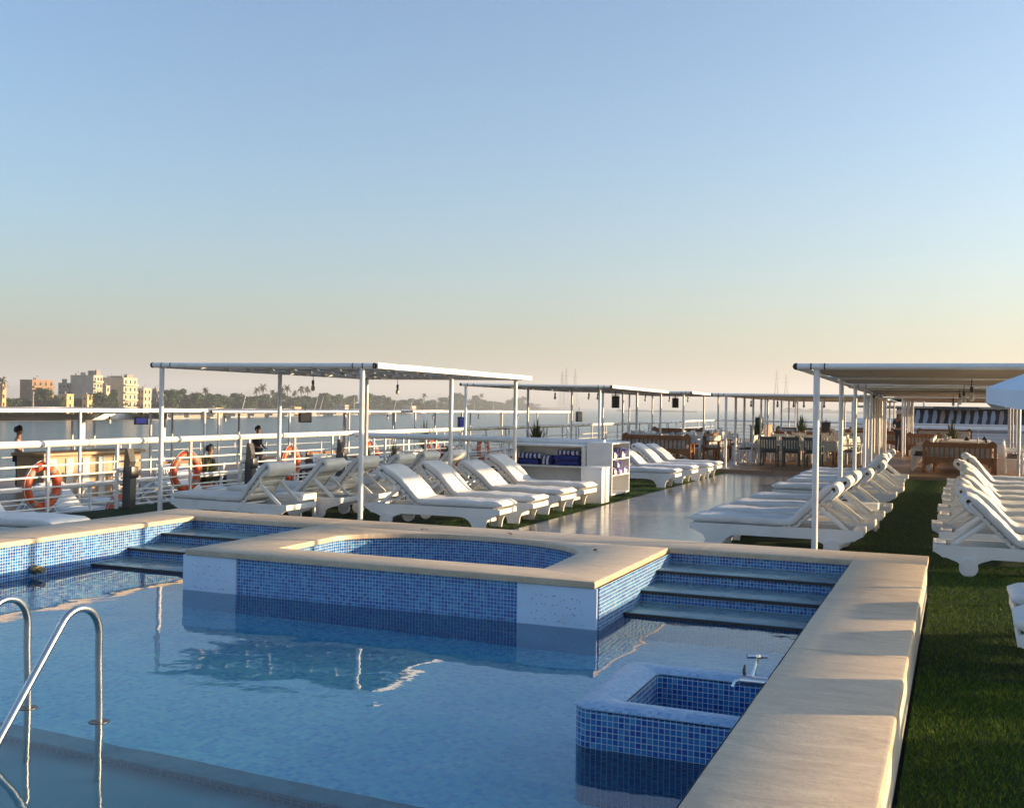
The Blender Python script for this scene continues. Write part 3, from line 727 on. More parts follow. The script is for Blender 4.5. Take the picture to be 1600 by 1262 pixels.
put(0, -10.78, 9.62, PI+R(3), 'white lounger beside the left pool wall, only its foot end in the photo', G1)
# two loungers at the right edge, only their rolled foot ends in the photo
put(1, 1.52, 9.55, R(1), 'white lounger at the right photo edge, farther of two thick mattress ends by the coping', G1)
put(3, 1.50, 8.40, R(-1), 'white lounger at the right photo edge, nearer of two thick mattress ends by the coping', G1)

for x, y, k, w_ in [(2.35, 6.75, 0, 'beyond the right photo edge, first'), (2.5, 4.0, 2, 'beyond the right photo edge, second')]:  # out-of-view loungers put in to cast shade on the near grass
    put(k, x, y, PI, 'white lounger added to shade the grass %s towards the camera' % w_, G1)
# side tables
def side_table(x, y, label, s_=.24, h=.42):
    t = thing('side_table', label, 'side table', (x, y, 0), R(random.uniform(-4, 4)), 'white side tables between loungers')
    b = B(); b.box(-s_, s_, -s_, s_, h-.10, h, bev=.008); b.obj('tabletop', 'white', t)
    for sx in (-1, 1):
        for sy in (-1, 1):
            b = B(); b.box(sx*(s_-.03)-.025, sx*(s_-.03)+.025, sy*(s_-.03)-.025, sy*(s_-.03)+.025, 0, h-.102, bev=.004); b.obj('leg', 'white', t)
side_table(-9.62, 14.25, 'square white side table between the two leftmost loungers nearest the pool')
side_table(-9.3, 16.62, 'square white side table behind the third slatted lounger of the leftmost row')
side_table(-8.0, 18.08, 'square white side table carrying a terracotta pot')
side_table(-1.35, 17.45, 'square white side table between backrests right of the walkway')
b = B(); b.lathe([(.001, 0), (.06, 0), (.085, .12), (.095, .12), (.095, .15), (.075, .15), (.06, .05), (.001, .05)], n=18)
tag(b.obj('flower_pot', 'terracotta', loc=(-8.02, 18.1, .422)), 'small terracotta pot standing on a white side table', 'pot')

# ---------------------------------------------------------------- port railing, life rings, lamp housings
def railing(name, label, pts, htop, rtube, bars, posts, z0=0, mt='white_tube', pw=.022, coup=True, rbar=.016):
    t = thing(name, label, 'railing', (pts[0][0], pts[0][1], z0))
    b = B(); b.tube([(x, y, z0+htop) for x, y in pts], rtube, 14); part(b, 'handrail', mt, t)
    for h in bars:
        b = B(); b.tube([(x, y, z0+h) for x, y in pts], rbar, 6); part(b, 'rail_bar', mt, t)
    for (x, y) in posts:
        b = B(); b.box(x-pw, x+pw, y-pw, y+pw, z0, z0+htop-rtube*.6); part(b, 'post', mt, t)
    if coup:
        for (x, y) in coup:
            d = Vector((pts[1][0]-pts[0][0], pts[1][1]-pts[0][1], 0)).normalized(); q = Vector((x, y, z0+htop))
            b = B(); b.tube([q-d*.012, q+d*.012], rtube*1.03, 14); part(b, 'coupling', 'joint', t)
    return t
XR = -13.1
ps, cp = [], []
for k in range(0, 15):
    yc = 12.58+3.36*k; ps += [(XR, yc+.03), (XR, yc+1.52), (XR, yc+1.80)]; cp += [(XR, yc+.85), (XR, yc+2.2)]
ps = [(XR, 9.25), (XR, 10.75), (XR, 11.03)]+ps
railing('ship_railing', 'white tube railing along the left edge of the pool deck', [(XR, 6), (XR, 62)], 1.14, .056, [.14, .30, .46, .63, .80], ps, coup=cp)
railing('ship_railing', 'thick white railing running crosswise beside the towel shelf on the left', [(XR+.1, 21.7), (-6.75, 21.2)], 1.10, .066, [.3, .46, .62, .76], [(-12.2, 21.65), (-11.1, 21.56), (-10.0, 21.48), (-9.1, 21.41)], coup=None)
railing('ship_railing', 'white railing across the stern end of the deck', [(-13.1, 62), (6, 62)], 1.14, .05, [.3, .5, .7, .9], [(x, 62) for x in range(-13, 7, 2)], coup=None)
railing('ship_railing', 'white railing along the right edge of the deck, unseen, added for its shadows', [(6.1, -2), (6.1, 60)], 1.14, .05, [.55], [(6.1, y) for y in range(-2, 61, 2)], coup=None)  # out of view, added to throw shadows over lawn and coping
def life_ring():
    t = thing('life_ring', 'x', 'life ring'); b = B()
    b.tube([(0, .315*math.cos(a), .315*math.sin(a)) for a in [2*math.pi*i/40 for i in range(40)]], .068, 14, closed=True, flat=1.0)
    b.obj('ring', 'orange', t)
    for q in range(4):
        a0 = R(45+90*q); b = B(); b.tube([(0, .315*math.cos(a0+s_), .315*math.sin(a0+s_)) for s_ in (-.13, -.06, .0, .06, .13)], .0705, 14); b.obj('band', 'band', t)
    b = B(); pts = []
    for i in range(64):
        a = 2*math.pi*i/64; rr = .386+.018*abs(math.sin(2*(a-R(45)))); pts.append((.03, rr*math.cos(a), rr*math.sin(a)))
    b.tube(pts, .005, 5, closed=True); b.obj('grab_line', 'rope', t)
    return t
ring0 = life_ring()
for k in range(6):
    lb = 'orange life ring on the deck railing, %s from the left' % ORD[k+1]
    loc = (XR-.10, 12.60+3.36*k, .475 if k == 0 else .53); rz = R([4, -3, 5, -2, 3, 0][k])
    if k == 0: ring0.location = loc; ring0.rotation_euler = (R(6), 0, rz); ring0['label'] = lb; ring0['group'] = 'life rings on the deck railing'
    else: dup(ring0, loc, rz, lb, 'life rings on the deck railing')
def lamp_housing():
    t = thing('flood_lamp', 'x', 'lamp housing'); b = B()
    pr = [(-.10, .02), (.10, .02), (.12, .55), (.06, .70), (.10, .80), (.02, 1.02), (-.05, 1.02), (-.07, .74), (-.09, .6)]
    b.prism(pr, lambda p, k: (p[0]*.8, -.07+.14*k, p[1])); b.obj('bracket', 'lampgrey', t, ang=20)
    b = B(); b.box(.0, .13, -.085, .085, .52, .72, bev=.012); b.obj('lamp_box', 'lampgrey', t); return t
lh = lamp_housing()
for k in range(3):
    loc = (XR+.12, 14.26+3.36*k, 0); lb = 'folded grey metal lamp housing in a gap of the deck railing, %s from the left' % ORD[k+1]
    if k == 0: lh.location = loc; lh['label'] = lb; lh['group'] = 'grey lamp housings'
    else: dup(lh, loc, R(3), lb, 'grey lamp housings')

# ---------------------------------------------------------------- towel shelves and boxes
sh = thing('towel_shelf', 'wide open white towel shelf with folded blue towels at the end of the lounger rows', 'shelf', (-7.85, 21.0, 0))
b = B(); b.box(-8.68, -7.05, 20.78, 21.28, 1.0, 1.055, bev=.02); part(b, 'top', 'white', sh)
b = B(); b.box(-8.66, -7.05, 21.25, 21.28, .03, 1.0); part(b, 'back_panel', 'white', sh)
for x in (-8.66, -7.12): b = B(); b.box(x, x+.07, 20.8, 21.25, .02, 1.0, bev=.004); part(b, 'side_panel', 'white', sh)
for z in (.055, .17, .60): b = B(); b.box(-8.59, -7.12, 20.82, 21.25, z-.02, z+.012); part(b, 'shelf_board', 'white', sh)
b = B(); b.box(-7.1, -7.02, 20.79, 20.80, .02, 1.0); part(b, 'edge_strip', 'white', sh)
t2 = thing('towel_cabinet', 'tall white cabinet open to the walkway side with rolled lilac towels', 'cabinet', (-6.7, 21.35, 0))
b = B(); b.box(-6.98, -6.44, 20.72, 20.76, .05, 1.10); part(b, 'side_panel', 'white', t2)
b = B(); b.box(-6.98, -6.44, 21.94, 21.98, .05, 1.12); part(b, 'side_panel', 'white', t2)
b = B(); b.box(-6.98, -6.94, 20.76, 21.94, .05, 1.10); part(b, 'back_panel', 'white', t2)
for z in (.07, .45, .78, 1.10): b = B(); b.box(-6.94, -6.44, 20.76, 21.94, z-.02, z+.012); part(b, 'shelf_board', 'white', t2)
b = B()
for x in (-6.9, -6.5):
    for y in (20.82, 21.85): b.tube([(x, y, 0), (x, y, .05)], .025, 8)
part(b, 'caster', 'dark', t2)
t3 = thing('white_box', 'low plain white box standing on the grass in front of the towel cabinet', 'box', (-6.4, 19.6, 0))
b = B(); b.box(-6.64, -6.22, 19.38, 19.86, .0, .66, bev=.006); part(b, 'body', 'white', t3)
b = B(); b.box(-6.65, -6.21, 19.37, 19.87, .662, .69, bev=.006); b.box(-6.218, -6.208, 19.57, 19.60, .02, .66); part(b, 'lid', 'white', t3)
t4 = thing('white_box', 'low white locker left of the towel shelf behind the loungers', 'box', (-8.86, 21.0, 0))
b = B(); b.box(-9.0, -8.72, 20.8, 21.2, 0, .60, bev=.02); part(b, 'body', 'white', t4)
b = B(); b.box(-9.02, -8.70, 20.78, 21.22, .602, .64, bev=.012); part(b, 'lid', 'white', t4)
def folded(x0, x1, y0, y1, z, h, mat, label, seed, layers=2):
    t = thing('folded_towel', label, 'towel', ((x0+x1)/2, (y0+y1)/2, z), 0, 'folded towels on the white shelves')
    b = B(); K = 20; rings = []
    W, D = (x1-x0)/2, (y1-y0)/2
    for i in range(K+1):
        u = -1+2*i/K; row = []
        for j in range(16):
            A = 2*math.pi*j/16; yy = D*math.copysign(abs(math.cos(A))**.4, math.cos(A)); zz = h/2+h/2*math.copysign(abs(math.sin(A))**.5, math.sin(A))
            q = Vector((u*3+seed, yy*8, zz*14)); row.append((W*u+.01*noise.noise(q), yy+.02*noise.noise(q*1.3), max(0.002, zz*(1-.12*abs(u)**6)+.012*noise.noise(q*1.7))))
        rings.append(row)
    b.loft(rings); b.obj('towel_body', mat, t, ang=70)
    b = B(); b.tube([(-W*.98, -D*1.0, h*.5), (0, -D*1.02, h*.48), (W*.98, -D*1.0, h*.52)], .008, 5); b.obj('fold_edge', mat, t)
    return t
s_ = .613
folded(-8.57, -8.12, 20.9, 21.2, s_, .12, 'navy', 'folded navy towel, lower of the left pile on the white shelf', 1)
folded(-8.57, -8.05, 20.88, 21.2, s_+.123, .12, 'towel_stripe', 'folded navy and white striped towel on top of the left pile on the white shelf', 2)
folded(-8.04, -7.84, 20.9, 21.2, s_, .20, 'towel_stripe', 'loosely folded navy and white towel beside the left pile on the white shelf', 3)
folded(-7.72, -7.22, 20.88, 21.2, s_, .10, 'navy', 'folded navy towel, lowest of the right pile on the white shelf', 4)
folded(-7.75, -7.22, 20.86, 21.2, s_+.103, .11, 'navy', 'folded bright navy towel, middle of the right pile on the white shelf', 5)
folded(-7.7, -7.24, 20.88, 21.2, s_+.216, .10, 'towel_stripe', 'folded striped towel on top of the right pile on the white shelf', 6)
for i, (y, z) in enumerate([(20.95, .792), (21.5, .792), (20.98, .462), (21.3, .462), (21.65, .462), (21.15, .60)]):
    folded(-6.86, -6.42, y-.14, y+.16, z, .14 if i != 1 else .2, 'towel_lilac', 'crumpled lilac and navy towel, %s in the open white cabinet' % ['top shelf front', 'top shelf back', 'lower shelf front', 'lower shelf middle', 'lower shelf back', 'on the lower pile'][i], 10+i)

# ---------------------------------------------------------------- potted plants
def leaf_tuft(b, n, h, w_, spread, mi=0, droop=.5, base=(0, 0, 0)):
    for i in range(n):
        a = random.uniform(0, 6.283); out = random.uniform(.15, 1)*spread; hh = h*random.uniform(.6, 1.1)*(1-.35*out/spread); k = 5; L = []
        for j in range(k+1):
            u = j/k; r_ = out*u**1.2; z = hh*(u-droop*out/spread*u*u*.6); ww = w_*(1-u)**.7*(.5+u) if j < k else 0.001
            c = Vector((base[0]+r_*math.cos(a), base[1]+r_*math.sin(a), base[2]+z)); s_ = Vector((-math.sin(a), math.cos(a), 0))*ww
            L.append((b.bm.verts.new(c-s_), b.bm.verts.new(c+s_)))
        for (p, q), (p2, q2) in zip(L, L[1:]): b.face((p, q, q2, p2), mi)
def planter(x, y, z, label, pot='redpot', h=.75, n=60, w_=.03, spread=.4, leaf='leaf_pot', pr=.2, ph=.35, name='potted_plant'):
    t = thing(name, label, 'potted plant', (x, y, z))
    b = B(); b.lathe([(.001, 0), (pr*.7, 0), (pr, ph-.05), (pr*1.08, ph-.05), (pr*1.08, ph), (pr*.9, ph), (pr*.85, ph-.06), (.001, ph-.06)], n=18); b.obj('pot', pot, t)
    b = B(); leaf_tuft(b, n, h, w_, spread, base=(0, 0, ph-.06)); b.obj('leaves', leaf, t, ang=None, recalc=False)
    return t
planter(-12.1, 20.6, 0, 'spiky green plant in a white tub behind the slatted loungers, left one', 'white', .95, 70, .03, .35, ph=.3)
planter(-11.55, 20.9, 0, 'spiky green plant in a white tub behind the slatted loungers, right one', 'white', .9, 60, .028, .3, ph=.3)
planter(-12.2, 25.0, 0, 'low bushy plant in a round red planter by the deck railing', 'redpot', .25, 50, .03, .35, pr=.38, ph=.62)

# ---------------------------------------------------------------- parasol at the right edge
t = thing('parasol', 'large pale blue-white parasol at the right edge of the deck', 'parasol', (1.75, 10.4, 0))
b = B(); N = 8; C0 = (1.75, 10.4); rad = 1.56; rows = []
for q in range(N*6):
    a = 2*math.pi*q/(N*6)+.2; f = (q % 6)/6; cz = math.cos(math.pi/N)/math.cos((f-.5)*2*math.pi/N)
    row = []
    for u in (0.03, .25, .5, .75, .92, 1.0):
        r_ = rad*u*cz; z = 2.62-.56*u**1.15-.03*math.sin(math.pi*f)*u
        row.append((C0[0]+r_*math.cos(a), C0[1]+r_*math.sin(a), z))
    x, y, z = row[-1]; row.append((x, y, z-.13-.03*math.sin(math.pi*f)))
    row.append((x*.998+C0[0]*.002, y*.998+C0[1]*.002, z-.13-.03*math.sin(math.pi*f)))
    for u in (1.0, .92, .75, .5, .25, .03):
        r_ = rad*u*cz*.995; z = 2.612-.56*u**1.15-.03*math.sin(math.pi*f)*u; row.append((C0[0]+r_*math.cos(a), C0[1]+r_*math.sin(a), z))
    rows.append(row)
b.loft(rows, caps=False, closed=True); cvp = part(b, 'canopy', 'parasol', t, ang=25)
b = B(); b.tube([(1.75, 10.4, 0), (1.75, 10.4, 2.68)], .025, 10); part(b, 'pole', 'white', t)
for q in range(N):
    a = 2*math.pi*q/N+.2; b = B(); b.tube([(1.75+.05*math.cos(a), 10.4+.05*math.sin(a), 2.56), (1.75+1.5*math.cos(a), 10.4+1.5*math.sin(a), 2.04)], .01, 6); part(b, 'rib', 'white', cvp)
b = B(); b.lathe([(.001, 0), (.3, 0), (.3, .05), (.06, .09), (.05, .3), (.001, .3)], (1.75, 10.4, 0), 20); part(b, 'base', 'lampgrey', t)

# ---------------------------------------------------------------- dining furniture
DZ = .10
def chair(name, mat, seatmat, slat=True):
    t = thing(name, 'x', 'chair'); w_ = .23
    for sx in (-1, 1):
        b = B(); b.box(sx*w_-.022, sx*w_+.022, -.24, -.196, 0, .62, bev=.004); b.obj('leg', mat, t)
        b = B(); b.prism([(.20, 0), (.245, 0), (.245, .45), (.31, .92), (.265, .92), (.20, .45)], lambda p, k: (sx*w_-.022+.044*k, p[0], p[1])); b.obj('leg', mat, t, ang=20)
        b = B(); b.box(sx*w_-.028, sx*w_+.028, -.27, .24, .622, .65, bev=.006); b.obj('armrest', mat, t)
    b = B(); b.box(-.25, .25, -.25, .22, .40, .44, bev=.005); b.obj('seat', mat, t)
    b = B(); b.box(-.21, .21, -.24, .20, .442, .48, bev=.015); b.obj('seat_cushion', seatmat, t)
    b = B(); b.box(-.25, .25, .265, .30, .80, .90, bev=.006, mat=None); b.box(-.21, .21, .225, .25, .49, .54)
    for i in range(5): 
        x = -.16+.08*i; b.prism([(.235, .53), (.25, .53), (.29, .81), (.275, .81)], lambda p, k: (x-.02+.04*k, p[0], p[1]))
    b.obj('backrest', mat, t, ang=20); return t
ch_w = chair('dining_chair', 'white', 'darkseat'); ch_g = chair('dining_chair', 'green_paint', 'darkseat')
cu = set()
def place_chair(o, x, y, rz, label, grp):
    if o.name not in cu:
        cu.add(o.name); o.location = (x, y, DZ); o.rotation_euler = (0, 0, rz); o['label'] = label; o['group'] = grp; return
    dup(o, (x, y, DZ), rz, label, grp)
for i, x in enumerate((-5.38, -4.72, -4.05)):
    place_chair(ch_g, x, 33.7, PI+R([0, 2, -2][i]), 'dark green dining chair seen from behind, %s of three fronting the dining area' % ['left', 'middle', 'right'][i], 'dark green chairs')
def table(x, y, wx, wy, label, h=.76, drop=.32):
    t = thing('dining_table', label, 'dining table', (x, y, DZ), 0, 'dining tables with pale cloths')
    for sx in (-1, 1):
        for sy in (-1, 1):
            b = B(); b.box(sx*(wx/2-.08)-.03, sx*(wx/2-.08)+.03, sy*(wy/2-.08)-.03, sy*(wy/2-.08)+.03, 0, h-.03); b.obj('leg', 'teak', t)
    b = B(); b.box(-wx/2, wx/2, -wy/2, wy/2, h-.035, h); b.obj('tabletop', 'teak', t)
    b = B(); N = 60; loops = []
    for zz, ex in [(h+.006, .0), (h+.005, .012), (h-.01, .02), (h-drop*.5, .03), (h-drop, .04)]:
        row = []
        for k in range(N):
            f = k/N*4; s_ = int(f); u = f-s_
            c = [(-1, -1), (1, -1), (1, 1), (-1, 1), (-1, -1)]; px = c[s_][0]*(1-u)+c[s_+1][0]*u; py = c[s_][1]*(1-u)+c[s_+1][1]*u
            wv = (.03*math.sin(k*1.9+x)+.02*noise.noise(Vector((k*.7, x, y))))*(h+.006-zz)/drop
            row.append((px*(wx/2+ex+wv), py*(wy/2+ex+wv), zz))
        loops.append(row)
    b.loft(loops[::-1], caps=False); b.bm.verts.ensure_lookup_table(); b.face([b.bm.verts[i] for i in range(len(b.bm.verts)-N, len(b.bm.verts))])
    o = b.obj('tablecloth', 'cloth', ang=50, loc=(x, y, DZ)); tag(o, label.replace('dining table', 'cloth on the dining table'), 'tablecloth', 'pale cloths on the dining tables')
    return t
TB = [(-4.7, 35.2, 2.4, 1.0, 'dining table behind the dark green chairs'), (-4.7, 38.2, 2.6, 1.0, 'dining table second behind the dark green chairs'), (-4.7, 41.4, 2.6, 1.0, 'dining table third behind the dark green chairs'), (-4.9, 47.5, 2.6, 1.0, 'dining table under the stern canopy, nearer one'), (-5.0, 51.5, 2.6, 1.0, 'dining table under the stern canopy, farther one'),
      (-9.1, 35.9, 1.1, 1.9, 'dining table nearest the left loungers'), (-8.5, 38.9, 1.1, 1.9, 'dining table second from the left loungers'), (-10.6, 38.5, 1.1, 1.9, 'dining table by the left railing'), (-9.6, 42.2, 1.2, 1.9, 'dining table farthest back on the left'), (-10.4, 47, 1.2, 2.2, 'dining table on the left under the open sky'),
      (.15, 34.9, 1.7, 3.4, 'long dining table behind the carved bench'), (.2, 40, 1.7, 3.4, 'farther long dining table beyond the carved bench')]
for a in TB: table(*a)
k = 0
for nm, lst in {'beside the long right table, on its left': [(-1.0, 33.6, -PI/2), (-1.0, 34.5, -PI/2), (-1.0, 35.4, -PI/2), (-1.0, 36.3, -PI/2), (-1.0, 38.9, -PI/2), (-1.0, 39.9, -PI/2), (-1.0, 40.9, -PI/2)],
                'beside the right pole row, on the far right': [(1.5, 33.8, PI/2), (1.55, 35, PI/2), (1.6, 36.2, PI/2)],
                'at the tables near the left loungers': [(-9.3, 34.5, PI), (-8.15, 35.4, PI/2), (-8.15, 36.3, PI/2), (-7.5, 38.4, PI/2), (-7.5, 39.4, PI/2), (-9.5, 38.4, -PI/2), (-9.4, 39.4, -PI/2), (-8.7, 37.3, PI), (-10.1, 35.4, -PI/2), (-10.1, 36.4, -PI/2), (-8.6, 41.7, PI/2), (-8.6, 42.7, PI/2), (-10.5, 37.1, PI), (-9.2, 46.2, PI/2), (-9.2, 47.4, PI/2)],
                'round the tables in the middle of the deck': [(-6.25, 34.6, -PI/2), (-6.2, 35.5, -PI/2), (-5.5, 37.3, PI), (-4.7, 37.3, PI), (-3.9, 37.3, PI), (-5.4, 40.5, PI), (-4.6, 40.5, PI), (-3.8, 40.5, PI), (-3.1, 34.9, PI/2), (-3.1, 35.8, PI/2), (-6.3, 38.2, -PI/2), (-6.3, 41.3, -PI/2), (-3.2, 38.2, PI/2), (-5.5, 36.2, 0), (-4.6, 36.2, 0), (-5.6, 46.5, PI), (-4.6, 46.5, PI), (-5.4, 50.5, PI), (-4.5, 50.5, PI)]}.items():
    for i, (x, y, rz) in enumerate(lst): place_chair(ch_w, x, y, rz+R(random.uniform(-6, 6)), '%s white dining chair %s' % (ORD[i+1], nm), 'white dining chairs')
def bench(x, y, w_, rz, label, mat='teak', cushion=True):
    t = thing('wooden_bench', label, 'bench', (x, y, DZ), rz)
    for sx in (-1, 1):
        b = B(); b.box(sx*w_/2-.04, sx*w_/2+.04, .20, .27, 0, .80, bev=.005); b.obj('leg', mat, t)
        b = B(); b.box(sx*w_/2-.04, sx*w_/2+.04, -.30, -.23, 0, .62, bev=.005); b.obj('leg', mat, t)
        b = B(); b.box(sx*w_/2-.045, sx*w_/2+.045, -.32, .2, .622, .66, bev=.006); b.obj('armrest', mat, t)
    b = B(); b.box(-w_/2, w_/2, -.28, .22, .36, .42, bev=.004); b.obj('seat', mat, t)
    b = B(); n = 24
    top = [(-w_/2-.04, .74), (-w_/2-.04, .84)]+[(-w_/2-.04+.28*i/8, .84+.10*math.sin(math.pi*i/8)**1.0*(1 if i < 5 else .75)) for i in range(1, 8)]+[(-w_/2+.26, .875), (w_/2-.26, .875)]+[(w_/2-.24+.28*i/8, .84+.10*math.sin(math.pi*i/8)*(1 if i > 3 else .75)) for i in range(1, 8)]+[(w_/2+.04, .84), (w_/2+.04, .74)]
    b.prism(top, lambda p, k: (p[0], .20+.05*k, p[1])); m = int(w_/.13)
    for i in range(1, m): x_ = -w_/2+w_*i/m; b.box(x_-.02, x_+.02, .215, .24, .44, .74)
    b.box(-w_/2+.04, w_/2-.04, .21, .245, .42, .47)
    ap = [(-w_/2+.04, .36), (-w_/2+.04, .2), (-w_/2+.12, .24), (-w_/2+.35, .31), (w_/2-.35, .31), (w_/2-.12, .24), (w_/2-.04, .2), (w_/2-.04, .36)]
    b.prism(ap, lambda p, k: (p[0], .21+.03*k, p[1])); b.obj('backrest', mat, t, ang=20)
    if cushion:
        b = B(); b.box(-w_/2+.05, w_/2-.05, -.27, .19, .422, .52, bev=.03); b.box(-w_/2+.06, w_/2-.06, .06, .19, .522, .80, bev=.03); b.obj('cushion', 'cushion', t)
    return t
bench(.05, 32.75, 1.85, PI, 'carved brown wooden bench with pale cushions seen from behind, right of the grass aisle')
bench(-8.75, 33.0, 2.15, PI, 'dark brown wooden bench seen from behind at the back of the left loungers')
bench(-7.0, 52.5, 2.2, 0, 'brown bench facing the camera far back under the stern canopy, left one')
bench(-3.6, 54.5, 2.6, 0, 'brown bench facing the camera far back under the stern canopy, middle one')
bench(-1.2, 44.4, 1.2, PI, 'brown bench seen from behind between the two right dining canopies')
bench(-5.6, 43.6, 2.2, PI, 'brown bench seen from behind between the two middle dining canopies')
bench(-7.6, 36.5, 2.0, PI*.5, 'brown bench beside the left poles of the middle dining canopy')
bench(-10.9, 44.6, 2.2, PI, 'brown bench seen from behind at the far left of the dining area')
bench(-6.3, 49, 2.4, PI*.5, 'brown bench along the left side of the stern canopy')
bench(-3.4, 48.9, 2.2, PI, 'brown bench seen from behind under the stern canopy')
bench(-.6, 55.5, 2.4, 0, 'brown bench facing the camera far back on the right')
b = B(); b.box(-9.2, -8.95, 51.8, 56.8, .1, 1.0); b.box(-9.25, -8.9, 51.75, 56.85, 1.0, 1.05)
tag(b.obj('wooden_partition', 'tan_wood'), 'low brown wooden partition far back at the left of the stern canopy', 'partition')
# things on the tables
rr = random.Random(11); n = 0
for (x, y, wx, wy, lb) in TB[:3]+TB[5:8]+TB[10:]:
    for q in range(4 if wy < 3 else 7):
        n += 1
        px, py = x+rr.uniform(-.42, .42)*wx, y+rr.uniform(-.44, .44)*wy
        b = B()
        if q % 2: b.lathe([(.001, 0), (.035, 0), (.03, .05), (.036, .11), (.03, .11), (.001, .02)], n=10); nm, mt, dsc = 'drinking_glass', 'sky_glass', 'drinking glass'
        else:
            b.prism([(-.09, 0), (.09, 0), (0, .15)], lambda p, k: (p[0], -.05+.1*k if p[1] < .1 else -.01+.02*k, p[1])); nm, mt, dsc = 'folded_napkin', 'cushion' if q % 4 else 'darkseat', 'folded napkin' if q % 4 else 'dark folded napkin'
        tag(b.obj(nm, mt, loc=(px, py, DZ+.768)), '%s, %s on the %s' % (dsc, ORD[q+1], lb), dsc.split()[-1], 'table settings')
for i, (x, y, h, lb) in enumerate([(-8.1, 47.6, 1.3, 'tall palm-like potted plant in the left dining area'), (-5.9, 44.9, 1.5, 'thin leafy potted plant beside the middle dining poles'), (-4.2, 57.5, 1.5, 'bushy potted plant by the stern rail in the middle'), (-.2, 44.6, 1.3, 'bright green potted plant beyond the long right table'), (-12.1, 31.0, 1.2, 'reddish leggy potted plant by the railing behind the towel shelf')]):
    planter(x, y, DZ, lb, 'terracotta', h, 46, .05, .45, leaf='leaf_pot' if i != 4 else 'leaf_dry', ph=.4)
for i, (x, y) in enumerate([(-4.9, 44.6), (-8.3, 49.0)]):
    speaker(x, y, 1.35+.1*i, 'dark loudspeaker on a stand, %s in the dining area' % ['middle', 'left'][i], 0, .34, .5)
    b = B(); b.tube([(x, y, .1), (x, y, .96+.1*i-.1)], .02, 8); b.lathe([(.001, 0), (.25, 0), (.25, .03), (.001, .04)], (x, y, .1), 12)
    tag(b.obj('speaker_stand', 'black'), 'black stand under the loudspeaker in the dining area, %s one' % ['middle', 'left'][i], 'stand')
